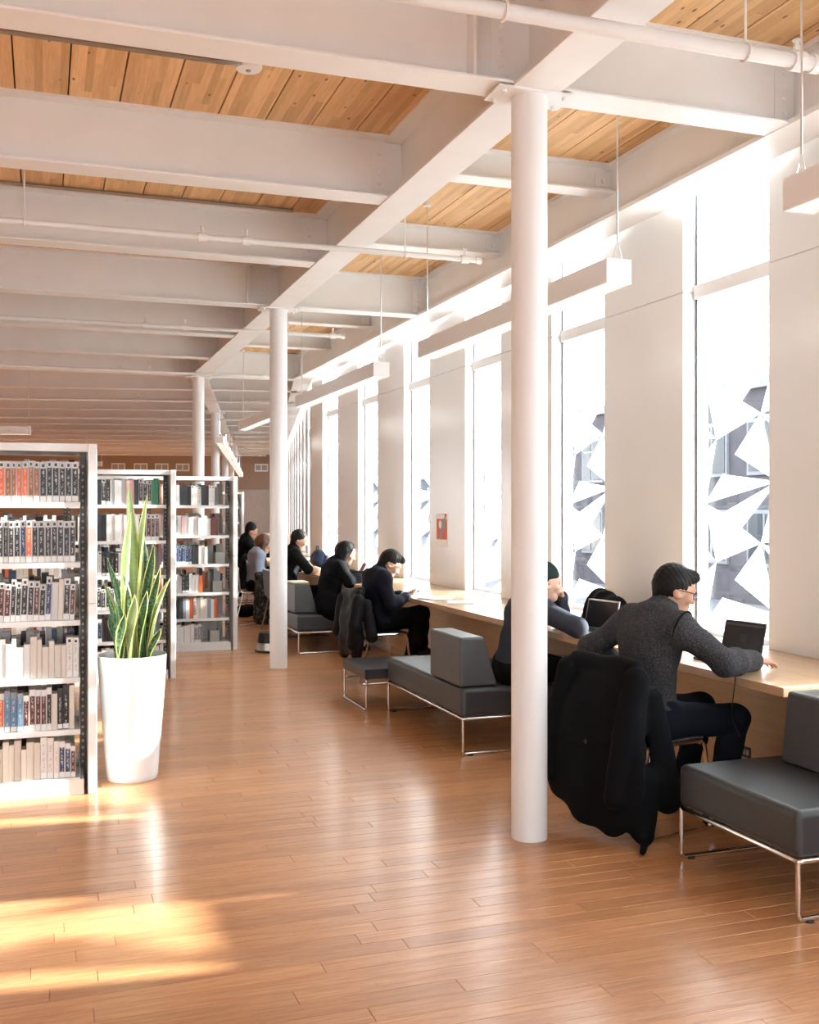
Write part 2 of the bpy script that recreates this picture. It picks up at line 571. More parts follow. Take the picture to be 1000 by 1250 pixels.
fmeshes = [film_mesh(p, GW, FPER) for p in film_polys]
def clip_poly(poly, zmin, zmax):
    def cl(ps, z, keep):
        out = []
        for i in range(len(ps)):
            a, b = ps[i - 1], ps[i]
            ia, ib = keep(a[1]), keep(b[1])
            if ia != ib:
                t = (z - a[1]) / (b[1] - a[1]); out.append((a[0] + t * (b[0] - a[0]), z))
            if ib: out.append(b)
        return out
    ps = cl(poly, zmax, lambda q: q <= zmax)
    return cl(ps, zmin, lambda q: q >= zmin) if ps else []
clipcache = {}
def window(n, M, film=True):
    """opening from y=0..W_W in the local frame of M, wall face at x=0, outside at +x"""
    wdw = empty('window_%d' % n); wdw.matrix_world = M; wdw['kind'] = 'structure'
    gx = .11
    MB().box(gx - .012, gx + .05, 0, .015, ZS, ZTOP).build('frame', FRAME_W, wdw)
    MB().box(gx - .012, gx + .05, W_W - .015, W_W, ZS, ZTOP).build('frame', FRAME_W, wdw)
    MB().box(gx - .035, gx + .05, .015, W_W - .015, ZT - .045, ZT + .045).build('transom', FRAME_W, wdw)
    MB().box(gx - .02, gx + .05, .015, W_W - .015, ZS, ZS + .03).build('sill_bar', FRAME_W, wdw)
    MB().box(gx - .016, gx - .0122, W_W - .024, W_W - .008, ZS, ZTOP).build('gasket', GASKET, wdw)
    for (a, b) in ((ZS + .03, ZT - .045), (ZT + .045, ZTOP)):
        MB().box(gx, gx + .008, .015, W_W - .015, a, b).build('pane', GLASS, wdw)
    if film:
        for i, pl in enumerate(film_polys):
            for j in range(-3, 3):
                z0 = 2.187 - FPER * j
                zs = [z0 - v * FPER for _, v in pl]
                done = False
                for pi, (a, b) in enumerate(((ZS + .03, ZT - .045), (ZT + .045, ZTOP))):
                    if min(zs) > a and max(zs) < b:
                        link('film_triangle', fmeshes[i], FILM, wdw, (gx - .001, .015, z0))
                    elif max(zs) > a + .01 and min(zs) < b - .01:
                        key = (i, j, pi)
                        if key not in clipcache:
                            q = [((1 - u) * GW, z0 - v * FPER) for u, v in pl]
                            q = clip_poly(q, a, b)
                            if len(q) < 3: clipcache[key] = None
                            else:
                                m = MB(); k = len(q)
                                m.add([(0, y_, z_) for y_, z_ in q] + [(-.0015, y_, z_) for y_, z_ in q],
                                      [tuple(range(k)), tuple(range(2 * k - 1, k - 1, -1))] + [(t, k + t, k + (t + 1) % k, (t + 1) % k) for t in range(k)])
                                clipcache[key] = m.mesh('film_triangle'); clipcache[key].materials.append(FILM)
                        if clipcache[key]: link('film_triangle', clipcache[key], FILM, wdw, (gx - .001, .015, 0))
    return wdw
def pier(parent, M, y0, y1):
    """two stacked wall panels with a fine joint level with the transom; reveals on both sides"""
    for (a, b) in ((0, ZT - .004), (ZT + .004, DZ)):
        MB().box(.0, .20, y0, y1, a, b, M).build('panel', PANEL_W, parent, bevel=.003, seg=1)
    MB().box(.012, .19, y0 + .004, y1 - .004, ZT - .01, ZT + .01, M).build('panel_joint', STEEL_W, parent)
wall_right = tag(empty('wall_right'), kind='structure')
Mw = Matrix.Translation((WX, 0, 0))
n = 0
for k in range(-4, 6):
    y = W_OFF + PITCH * k
    n += 1
    window(n, Mw @ Matrix.Translation((0, y, 0)), film=k >= -1)
    y1 = y + PITCH
    if k == 5: y1 = 16.35
    pier(wall_right, Mw, y + W_W, y1)
    MB().box(.0, .20, y, y + W_W, 0, ZS - .03, Mw).build('apron', PANEL_W, wall_right)
MB().box(.0, .20, YB, W_OFF - 4 * PITCH, 0, DZ, Mw).build('panel', PANEL_W, wall_right)
wall_wing = tag(empty('wall_wing'), kind='structure')
Mv = wing @ Matrix.Translation((WX - GX, .18, 0))
for k in range(0, 13):
    y = .55 + PITCH * k
    n += 1
    window(n, Mv @ Matrix.Translation((0, y, 0)), film=False)
    pier(wall_wing, Mv, y + W_W, y + PITCH)
    MB().box(.0, .20, y, y + W_W, 0, ZS - .03, Mv).build('apron', PANEL_W, wall_wing)
pier(wall_wing, Mv, 0, .55)

# far end wall, left wall, back wall
we = tag(empty('wall_end'), kind='structure'); we.matrix_world = wing
MB().box(-18, 2.2, 25.6, 25.8, 0, DZ).build('wall_face', ENDW, we)
MB().box(-.6, 1.75, 25.52, 25.6, 0, 2.35).build('wall_panel', simple('taupe_wall_panel', (.42, .36, .31), .5), we)
for x in (-4.55, -3.7, -2.9, -2.1, .95):
    v = thing('wall_vent', 'white framed double grille vent on the brown end wall', 'vent', group='vents on the end wall')
    v.matrix_world = wing @ Matrix.Translation((x, 25.6, 3.22))
    MB().box(-.26, .26, -.03, 0, -.15, .15).build('frame', WHITE, v)
    for s in (-1, 1):
        gr = MB().box(s * .12 - .10, s * .12 + .10, -.034, -.03, -.10, .10).build('grille', GREY_SHEET, v)
wl = tag(empty('wall_left'), kind='structure')
for i in range(8):
    y = YB + i * 6.0
    MB().box(XL - .2, XL, y, y + 5.99, 0, DZ).build('panel', ENDW, wl)
wb = tag(empty('wall_back'), kind='structure')  # out of view; its glazed openings are added to let in frontal fill light
for i in range(6):
    x = XL + i * 3.0
    x1 = min(x + 3.0, WX)
    MB().box(x, x + 1.7, YB - .2, YB, 0, DZ).build('pier', PANEL_W, wb)
    MB().box(x + 1.7, x1, YB - .2, YB, 0, .6).build('apron', PANEL_W, wb)
    MB().box(x + 1.7, x1, YB - .2, YB, 3.5, DZ).build('head', PANEL_W, wb)
    MB().box(x + 1.7, x1, YB - .1, YB - .09, .6, 3.5).build('pane', GLASS, wb)
MB().box(WX - .05, WX + .2, YB - .2, YB, 0, DZ).build('pier', PANEL_W, wb)

# outside -----------------------------------------------------------------
ground = tag(bx('ground', simple('wet_asphalt_ground', (.11, .112, .12), .9, var=.25, scale=.3), None, 4.3, 90, -60, 110, -.6, -.4), kind='structure')
def building(name, label, x0, x1, y0, y1, h, mat, rows, cols, sill=.3):
    b = thing(name, label, 'building', (x0, (y0 + y1) / 2, -.4))
    W = y1 - y0
    MB().box(0, x1 - x0, -W / 2, W / 2, 0, h + .4).build('wall', mat, b)
    MB().box(-.12, x1 - x0 + .1, -W / 2 - .1, W / 2 + .1, h + .4, h + .62).build('roof_edge', EXT_W, b)
    for r in range(rows):
        for c in range(cols):
            cy = -W / 2 + W * (c + .5) / cols
            z0 = sill + .5 + (h - sill) * r / rows
            ww, hh = W / cols * .62, (h - sill) / rows * .62
            f = MB().box(-.06, 0, cy - ww / 2, cy + ww / 2, z0, z0 + hh).build('window', EXT_W, b)
            for q in (-1, 1):
                MB().box(-.075, -.06, cy + q * ww * .24 - ww * .2, cy + q * ww * .24 + ww * .2, z0 + .08, z0 + hh - .08).build('pane', EXT_G, f)
    return b
EXT = simple('outside_brick', (.055, .05, .06), .9, var=.2, scale=3)
EXT2 = simple('outside_concrete', (.09, .095, .11), .9, var=.1, scale=1)
EXT_W = simple('outside_trim', (.16, .16, .18), .7)
EXT_G = simple('outside_glass', (.02, .026, .036), .25)
building('brick_building', 'low dark brick building seen through the patterned windows', 14, 24, 17, 29.5, 4.1, EXT, 2, 7)
building('concrete_building', 'distant low grey building beyond the window wall', 26, 36, 46, 90, 3.7, EXT2, 2, 14)

# ---------------------------------------------------------------- pipes, conduits, ceiling fittings
def pipe(y, x0, x1, z, r, label, rods, heads=(), M=None, grp=None):
    p = thing('sprinkler_pipe', label, 'pipe', (0, y, z), group=grp)
    if M is not None: p.matrix_world = M @ Matrix.Translation((0, y, z))
    MB().tube([(x0, 0, 0), (x1, 0, 0)], r, 14).build('pipe_run', PIPE_W, p, smooth=True)
    for x in rods:
        h = MB().tube([(x, 0, r + .01), (x, 0, DZ - z)], .006, 6).build('hanger_rod', PIPE_W, p)
        ring = [(x, math.cos(a) * (r + .006), math.sin(a) * (r + .006)) for a in [2 * math.pi * k / 14 for k in range(14)]]
        MB().tube(ring, .006, 6, closed=True).build('hanger_ring', PIPE_W, h)
    for x in heads:
        hd = MB().lathe([(r * .55, r * .7), (r * .55, r + .03), (.011, r + .03), (.011, r + .055)], 10).build('sprinkler_head', PIPE_W, p, loc=(x, 0, 0))
        MB().lathe([(.019, r + .055), (.019, r + .059)], 10).build('deflector', PIPE_W, hd)
        MB().lathe([(r + .012, -.03), (r + .012, .03)], 12, Matrix.Rotation(R(90), 4, 'Y')).build('coupling', PIPE_W, hd)
    MB().lathe([(r + .008, x1 - .03), (r + .008, x1 + .012)], 14, Matrix.Rotation(R(90), 4, 'Y')).build('end_cap', PIPE_W, p)
    return p
pipe(3.66, XL, 3.12, 3.50, .031, 'thick white sprinkler pipe crossing below the girder beside the pale pendant', (-1.4, 1.66, 2.76), (3.02,))
pipe(7.40, XL, 3.15, 3.50, .021, 'white sprinkler pipe under the ceiling between the first two columns', (-2.5, -.12, 2.55), (1.05, 1.36, 3.03))
pipe(11.15, XL, 3.12, 3.50, .021, 'white sprinkler pipe passing just beyond the column with the step stool', (-2.5, 2.5), (1.0, 1.4, 3.0))
pipe(14.9, XL, 3.12, 3.50, .021, 'white sprinkler pipe crossing in front of the bend in the girder', (-2.5, 2.3), (1.0, 1.4, 3.0))
for k, y in enumerate((2.6, 6.4, 10.2, 14.0, 17.8, 21.6)):
    pipe(y, -16, 1.1, 3.50, .021, 'white sprinkler pipe under the ceiling of the far wing', (-4.5, .4), (-1.2, .9), wing, 'sprinkler pipes of the far wing')

def conduit(pts, label, r=.012):
    o = MB().tube(fillet(pts, .12), r, 8).build('conduit', CONDUIT, None, smooth=True)
    return tag(o, label, 'conduit')
conduit([(-7, 5.58, DZ - .05), (.9, 5.58, DZ - .05), (1.02, 5.62, DZ - .02)], 'grey electrical conduit running along the deck to the smoke detector', .014)
conduit([(-7, 8.24, DZ - .02), (1.9, 8.28, DZ - .02)], 'grey electrical conduit clipped under the deck past the second beam', .014)
conduit([(2.42, 3.35, DZ - .02), (2.62, 3.62, DZ - .03), (3.2, 3.75, DZ - .02), (3.7, 3.1, DZ - .02)], 'bent grey conduit on the wood deck above the thick pipe', .013)
sd = thing('smoke_detector', 'round white smoke detector on the wooden deck', 'detector', (1.05, 5.66, DZ - .03))
MB().lathe([(.03, -.012), (.066, -.008), (.075, .004), (.075, .03)], 24).build('housing', WHITE, sd, smooth=True)
MB().lathe([(.012, -.018), (.016, -.0115)], 12).build('sensor', GREY_SHEET, sd)

# ---------------------------------------------------------------- linear pendant lights
def pendant(label, L, M, near_cable=.02, far_cable=None, grp=None, w=.075, h=.13, zb=2.79, top=DZ):
    p = thing('pendant_light', label, 'lamp', group=grp); p.matrix_world = M
    MB().prism([(-w, 0), (-w + .012, 0), (-w + .012, h - .012), (w - .012, h - .012), (w - .012, 0), (w, 0), (w, h), (-w, h)], 'y', .015, L - .015).build('housing', WHITE, p)
    for y in (0, L - .0148):
        MB().box(-w, w, y, y + .0148, 0, h).build('end_cap', WHITE, p)
    MB().box(-w + .013, w - .013, .02, L - .02, .05, .056).build('diffuser', LAMP, p)
    lv = MB()
    n = int(L / .07)
    for k in range(1, n):
        lv.box(-w + .012, w - .012, k * L / n - .002, k * L / n + .002, .004, .045)
    l = lv.build('louvre', WHITE, p); l['kind'] = 'stuff'
    for y in (near_cable, far_cable if far_cable is not None else L - near_cable):
        c = MB().tube([(0, y, h + .10), (0, y, top - zb)], .0045, 6).build('cable', ALU, p)
        MB().tube([(-.03, y, h), (0, y, h + .10), (.03, y, h)], .003, 5).build('cable_yoke', ALU, c)
        MB().lathe([(.03, top - zb - .025), (.03, top - zb)], 12).build('ceiling_rose', WHITE, c, loc=(0, y, 0))
    return p
PX = 2.87
pendant('long white linear pendant hanging near the thick sprinkler pipe', 2.75, Matrix.Translation((PX, .72, 2.79)))
pendant('long white linear pendant hanging behind the nearest round column', 2.95, Matrix.Translation((PX, 4.86, 2.79)))
pendant('long white linear pendant hanging between the first and second columns', 3.1, Matrix.Translation((PX, 8.98, 2.79)))
pendant('long white linear pendant hanging before the bend of the window wall', 2.7, Matrix.Translation((PX, 13.2, 2.79)))
for k in range(6):
    pendant('long white linear pendant of the row in the far wing', 3.2, wing @ Matrix.Translation((.20, 3.0 + 3.45 * k, 2.79)), grp='pendants of the far wing')
for k, (x, y) in enumerate(((-.20, 17.9), (.92, 24.5), (1.55, 30.5))):
    pendant('white linear pendant hanging crosswise over the far bookcases', 3.0, Matrix.Translation((x, y, 2.79)) @ Matrix.Rotation(R(90) - BEND, 4, 'Z'), grp='pendants over the far bookcases')

# ---------------------------------------------------------------- counter along the windows
CT = .77
cx0 = 3.235
counter = thing('window_counter', 'long light wood counter built along the window wall', 'counter', (cx0, 0, 0))
ends = [4.01, 5.2, 8.32, 11.4, 14.4, 16.1]
for a, b in zip(ends, ends[1:]):
    MB().box(0, .57, a + .001, b - .001, CT - .045, CT).build('top_board', COUNTM, counter, bevel=.003, seg=1)
for a, b in zip([-1, 2.1] + ends, [2.1] + ends):
    MB().box(.573, .813, a + .001, b - .001, CT - .045, CT).build('ledge_board', COUNTM, counter, bevel=.002, seg=1)
for k in range(-3, 6):
    y = W_OFF + PITCH * k
    MB().box(.813, .93, y + .002, y + W_W - .002, CT - .025, CT + .002).build('window_ledge', WHITE, counter)
for k in range(-3, 6):
    y = 4.63 + PITCH * k + .9
    MB().box(.425, .445, y + .002, min(y + PITCH, 16.1) - .002, .09, CT - .046).build('front_panel', COUNTP, counter)
MB().box(.418, .446, -1, 16.1, 0, .088).build('baseboard', COUNTP, counter)
MB().box(.418, .571, -1, 4.008, CT - .045, CT).build('cap_board', COUNTM, counter, bevel=.002, seg=1)
MB().box(.446, .80, -1, -.97, 0, CT - .046).build('end_panel', COUNTP, counter)
MB().box(.447, .57, 4.012, 4.03, .09, CT - .046).build('end_panel', COUNTP, counter)
c2 = thing('window_counter', 'light wood counter along the windows of the far wing', 'counter'); c2.matrix_world = wing
MB().box(1.0, 1.805, .35, 20, CT - .045, CT).build('top_board', COUNTM, c2)
MB().box(1.425, 1.445, .35, 20, 0, CT - .045).build('front_panel', COUNTP, c2)
o = thing('power_outlet', 'small black power outlet on the wooden counter front', 'outlet', (3.66, 4.84, .26))
MB().box(-.008, 0, -.035, .035, -.03, .03).build('plate', BLACK_PL, o, bevel=.003)
for dz in (-.016, .016):
    MB().box(-.010, -.007, dz - .010, dz + .010, -.014, .014).build('socket', GREY_SHEET, o)

# ---------------------------------------------------------------- lounge seats
def bar_loop(pts, r=.011, rad=.018):
    return MB().tube(fillet(pts, rad), r, 10)
def sofa(label, x, y, W, L, back, grp=None):
    """x,y = corner towards aisle and camera; W along x, L along y; back=(x0,x1,xt0,xt1,y0,y1) relative"""
    s = thing('lounge_bench', label, 'bench', (x, y, 0), 0, grp)
    MB().box(0, W, 0, L, .245, .435).build('seat_cushion', SEATGREY, s, bevel=.032, seg=4, smooth=True)
    fr = MB().tube(fillet([(.012, .012, .235), (.012, L - .012, .235), (W - .012, L - .012, .235), (W - .012, .012, .235)], .02, closed=True), .011, 10, closed=True)
    fr.build('seat_rail', CHROME, s, smooth=True)
    for yy in (.012, L - .012):
        lg = bar_loop([(.012, yy, .235), (.012, yy, .011), (W - .012, yy, .011), (W - .012, yy, .235)])
        lp = lg.build('leg_loop', CHROME, s, smooth=True)
        for xx in (.06, W - .06):
            MB().lathe([(.022, 0), (.022, .006)], 12).build('foot_pad', BLACK_PL, lp, loc=(xx, yy, 0.0))
    if back:
        x0, x1, t0, t1, y0, y1 = back
        zb = .437
        m = MB().prism([(x0, zb), (x1, zb), (t1, zb + .325), (t0, zb + .325)], 'y', y0, y1)
        m.build('backrest', BACKGREY, s, bevel=.018, seg=3, smooth=True)
    return s
sofa('charcoal lounge bench with backrest beside the man with a laptop', 2.74, 3.315, .80, .81, (.46, .74, .50, .67, .0, .68))
sofa('long charcoal lounge bench with short backrest block next to black side table', 2.555, 6.285, .76, 1.58, (.0, .265, .0, .17, .03, .60))
sofa('charcoal lounge bench with backrest block where the woman in black sits', 2.635, 11.26, .78, 1.58, (.0, .265, .0, .17, .15, .80))
tb = thing('side_table', 'low black square side table on chrome legs beside the long bench', 'table', (2.39, 7.90, 0))
MB().box(0, .66, 0, .66, .255, .335).build('table_top', TABLE_B, tb, bevel=.004, seg=2)
for xx in (.012, .648):
    lp = bar_loop([(xx, .012, .25), (xx, .012, .010), (xx, .648, .010), (xx, .648, .25)], .010).build('leg_loop', CHROME, tb, smooth=True)

# chairs
CHSHELL = simple('dark_grey_chair_shell', (.045, .046, .05), .45)
def make_chair(label, x, y, rz, grp=None):
    c = thing('chair', label, 'chair', (x, y, 0), rz, grp)
    for s in (-1, 1):
        yy = .235 * s
        MB().tube(fillet([(-.235, yy, .80), (-.20, yy, .452), (.19, yy, .452), (.245, yy, .010), (-.27, yy, .010), (-.17, yy, .440)], .05, 5), .0095, 8).build('side_frame', CHROME, c, smooth=True)
    MB().tube([(.16, -.235, .44), (.16, .235, .44)], .008, 8).build('crossbar', CHROME, c)
    MB().tube([(-.16, -.235, .44), (-.16, .235, .44)], .008, 8).build('crossbar', CHROME, c)
    MB().box(-.20, .21, -.215, .215, .447, .466).build('seat', CHSHELL, c, bevel=.008, seg=2)
    MB().box(-.012, .006, -.22, .22, 0, .34, Matrix.Translation((-.215, 0, .48)) @ Matrix.Rotation(R(-5), 4, 'Y')).build('backrest', CHSHELL, c, bevel=.008, seg=2)
    return c

# ---------------------------------------------------------------- bookcases
ZSH = [.095, .366, .655, .976, 1.30, 1.637]
def bookcase(label, xr, yf, nsec):
    """right end at xr, front (towards camera) at yf, nsec sections of .9 m to the left"""
    c = thing('bookcase', label, 'bookcase', (xr, yf, 0))
    SW, DPT, H = .90, .58, 1.965
    MB().box(-.05, 0, 0, DPT, 0, H - .9).build('end_panel', SHELF_W, c, bevel=.004, seg=1)
    MB().box(-.05, 0, 0, DPT, H - .898, H).build('end_panel', SHELF_W, c, bevel=.004, seg=1)
    Wd = nsec * SW
    MB().box(-.05 - Wd, -.05, .01, DPT - .01, H - .045, H - .002).build('canopy', SHELF_W, c)
    for k in range(nsec + 1):
        x = -.068 - k * SW + (.015 if k else 0)
        up = MB().box(x - .016, x + .016, DPT / 2 - .025, DPT / 2 + .025, 0, H - .045).build('upright', SHELF_G, c)
        sl = MB()
        for q in range(44):
            sl.box(x - .006, x + .006, DPT / 2 - .0268, DPT / 2 - .025, .12 + q * .04, .135 + q * .04)
        s2 = sl.build('slots', PAPER, up); s2['kind'] = 'stuff'
    for k in range(nsec):
        x1 = -.09 - k * SW; x0 = x1 - SW + .035
        MB().box(x0 - .02, x1 + .02, .012, DPT - .012, 0, .085).build('base', SHELF_W, c)
        for i, z in enumerate(ZSH):
            MB().prism([(.015, z - .03), (.03, z - .03), (.03, z - .02), (.27, z - .02), (.27, z), (.015, z)], 'x', x0, x1).build('shelf', SHELF_W, c)
            MB().box(x0, x1, DPT - .27, DPT - .015, z - .008, z + .017).build('rear_shelf', SHELF_W, c)
            for xx in (x0 - .001, x1 - .001):
                MB().prism([(.04, z + .001), (.27, z + .001), (.27, z + .14), (.20, z + .14)], 'x', xx, xx + .002).build('bracket', SHELF_W, c)
    return c
CASES = [
    (bookcase('tall white metal bookcase next to the white planter', .285, 6.14, 2), 'the bookcase next to the planter', .285, 6.14, (-.33, .19)),
    (bookcase('tall white metal bookcase standing behind the snake plant', 1.18, 10.06, 2), 'the bookcase behind the snake plant', 1.18, 10.06, (.36, 1.085)),
    (bookcase('tall white metal bookcase with grey bookends nearest the step stool', 2.08, 11.88, 2), 'the bookcase nearest the step stool', 2.08, 11.88, (1.24, 1.985)),
]
b4 = bookcase('far white bookcase in the angled wing beyond the readers', 4.15, 22.9, 1)

def m_title(name, col, ink):
    t = NT(name)
    tc = t.node('ShaderNodeTexCoord').outputs['Object']
    sx = t.node('ShaderNodeSeparateXYZ'); t.link(tc, sx.inputs[0])
    oi = t.node('ShaderNodeObjectInfo').outputs['Random']
    z = t.math('ADD', t.math('MULTIPLY', sx.outputs['Z'], 42.0), t.math('MULTIPLY', oi, 50.0))
    x = t.math('MULTIPLY', sx.outputs['X'], 9.0)
    cb = t.node('ShaderNodeCombineXYZ'); t.link(x, cb.inputs[0]); t.link(z, cb.inputs[1]); t.link(oi, cb.inputs[2])
    nz = t.noise(cb.outputs[0], 1.0, 1)
    word = t.noise(cb.outputs[0], .16, 1)
    m = t.math('MULTIPLY', t.math('GREATER_THAN', nz.outputs['Fac'], .54), t.math('LESS_THAN', t.math('ABSOLUTE', sx.outputs['X']), .17))
    m = t.math('MULTIPLY', m, t.math('GREATER_THAN', word.outputs['Fac'], .5))
    t.link(t.mix(m, col, ink), t.p.inputs['Base Color'])
    t.p.inputs['Roughness'].default_value = .35
    return t.m
COVER = {k: simple('cover_' + k, c, .35, var=.05) for k, c in dict(white=(.80, .79, .77), cream=(.72, .66, .58), grey=(.45, .45, .45), silver=(.62, .62, .62),
         black=(.02, .02, .022), orange=(.72, .13, .03), blue=(.10, .17, .32), maroon=(.16, .035, .03), green=(.03, .22, .10), slate=(.27, .32, .38), pink=(.66, .42, .40)).items()}
TITLE = {'black': m_title('title_black', (.015, .013, .013), (.75, .72, .7)), 'navy': m_title('title_navy', (.03, .05, .13), (.75, .75, .8)),
         'maroon': m_title('title_maroon', (.10, .02, .015), (.8, .75, .7)), 'orange': m_title('title_orange', (.75, .13, .03), (.85, .7, .6)),
         'grey': m_title('title_grey', (.22, .21, .23), (.8, .8, .8)), 'blue': m_title('title_blue', (.12, .26, .42), (.8, .82, .85)),
         'white': m_title('title_white', (.76, .74, .71), (.35, .28, .25)), 'rust': m_title('title_rust', (.30, .10, .04), (.75, .55, .3)),
         'green': m_title('title_green', (.08, .20, .08), (.7, .75, .6)), 'yellow': m_title('title_yellow', (.70, .50, .16), (.3, .15, .1))}
ubook = MB().box(-.5, -.44, 0, 1, 0, 1).box(.44, .5, 0, 1, 0, 1).box(-.44, .44, 0, .03, 0, 1).mesh('book')
upage = MB().box(-.44, .44, .03, .98, .02, .98).mesh('pages'); upage.materials.append(COVER['cream'])
utitle = MB().box(-.41, .41, -.006, .0, .16, .84).mesh('title_panel')
ulabel = MB().box(-.46, .46, -.008, .0, .02, .14).mesh('call_number_label'); ulabel.materials.append(PAPER)
udot = MB().box(-.2, .2, -.008, 0, .88, .95).mesh('spine_sticker'); udot.materials.append(COVER['black'])
MESHV = {}
def colour_mesh(base, key, mat):
    k = (base.name, key)
    if k not in MESHV:
        m = base.copy(); m.materials.clear(); m.materials.append(mat); MESHV[k] = m
    return MESHV[k]
SHELFNAME = ['bottom shelf', 'second-lowest shelf', 'third-lowest shelf', 'third-highest shelf', 'second-highest shelf', 'top shelf']
def book(x, y, z, t, d, h, cover, title, where, sticker, tilt=0.0):
    b = bpy.data.objects.new('book', colour_mesh(ubook, cover, COVER[cover])); COL.objects.link(b)
    b.location = (x, y, z); b.scale = (t, d, h); b.rotation_euler = (0, tilt, 0)
    lab = '%s book, %s, %s of %s' % (cover, ('%s title panel' % title) if title else 'plain spine', SHELFNAME[where[1]], where[0])
    tag(b, lab, 'book', '%s: %s %s books' % (where[0], SHELFNAME[where[1]], cover + (title or '')))
    link('pages', upage, None, b)
    if title:
        link('title_panel', colour_mesh(utitle, title, TITLE[title]), None, b)
        link('call_number_label', ulabel, None, b)
        if sticker: link('spine_sticker', udot, None, b)
    return b
# book palettes per case and shelf, bottom shelf first: (cover, title) pairs from the photograph
PAL = {
 0: [[('cream', None)] * 4 + [('white', 'white')] * 2 + [('white', 'navy'), ('white', 'maroon'), ('orange', 'orange'), ('blue', None), ('white', None)],
     [('cream', None), ('silver', 'grey'), ('white', 'orange'), ('slate', 'blue'), ('white', 'maroon'), ('white', 'black'), ('cream', None), ('black', 'black')],
     [('white', None)] * 4 + [('cream', None)] * 4 + [('white', 'white'), ('white', 'maroon'), ('white', 'navy')],
     [('silver', 'black'), ('white', 'maroon'), ('white', 'black'), ('silver', 'maroon'), ('silver', 'black'), ('silver', 'navy'), ('silver', None), ('cream', None)],
     [('silver', 'black')] * 5 + [('silver', 'navy'), ('silver', 'orange'), ('silver', 'black')],
     [('silver', 'yellow'), ('silver', 'orange'), ('silver', 'rust'), ('silver', 'orange'), ('silver', 'rust'), ('silver', 'black'), ('silver', 'green')]],
 1: [[('white', None), ('cream', None), ('orange', 'orange'), ('white', 'maroon'), ('white', 'navy')],
     [('white', None), ('orange', 'orange'), ('maroon', 'maroon'), ('white', 'navy'), ('white', 'maroon'), ('black', None)],
     [('white', 'black'), ('silver', None), ('silver', 'grey'), ('white', None), ('slate', None)],
     [('black', 'black'), ('white', 'white'), ('silver', 'grey'), ('cream', None), ('white', None), ('white', 'maroon')],
     [('white', 'maroon'), ('black', 'black'), ('silver', 'black'), ('white', None), ('black', None)],
     [('black', 'black'), ('black', None), ('silver', 'black'), ('pink', None), ('silver', None), ('green', None)]],
 2: [[('white', None), ('silver', 'grey'), ('cream', None), ('maroon', None), ('white', 'white')],
     [('cream', None), ('white', None), ('orange', None), ('white', 'grey'), ('black', None), ('slate', None)],
     [('white', None), ('black', 'black'), ('white', 'maroon'), ('silver', None), ('orange', None), ('white', None)],
     [('black', None), ('slate', 'navy'), ('white', None), ('cream', None), ('silver', 'navy')],
     [('cream', None), ('maroon', None), ('white', None), ('pink', None), ('silver', 'grey'), ('white', None)],
     [('white', None), ('white', 'white'), ('black', None), ('orange', 'orange'), ('orange', 'rust'), ('white', 'black')]],
}
FILL = {0: [1.0] * 6, 1: [.93, .90, .94, .80, .97, .93], 2: [.62, .86, .66, .70, .84, .80]}
SIZES = {0: [(.17, .235), (.20, .245), (.175, .235), (.20, .245), (.23, .235), (.22, .232)], 1: [(.17, .22), (.20, .225), (.18, .22), (.20, .25), (.24, .25), (.22, .25)],
         2: [(.18, .225), (.21, .24), (.18, .22), (.19, .225), (.19, .225), (.21, .235)]}
rb = random.Random(3)
nbook = 0
bookend = MB().box(-.0015, .0015, 0, .14, 0, .17).box(.0016, .05, 0, .14, 0, .002).mesh('bookend')
bookend.materials.append(GREY_SHEET)
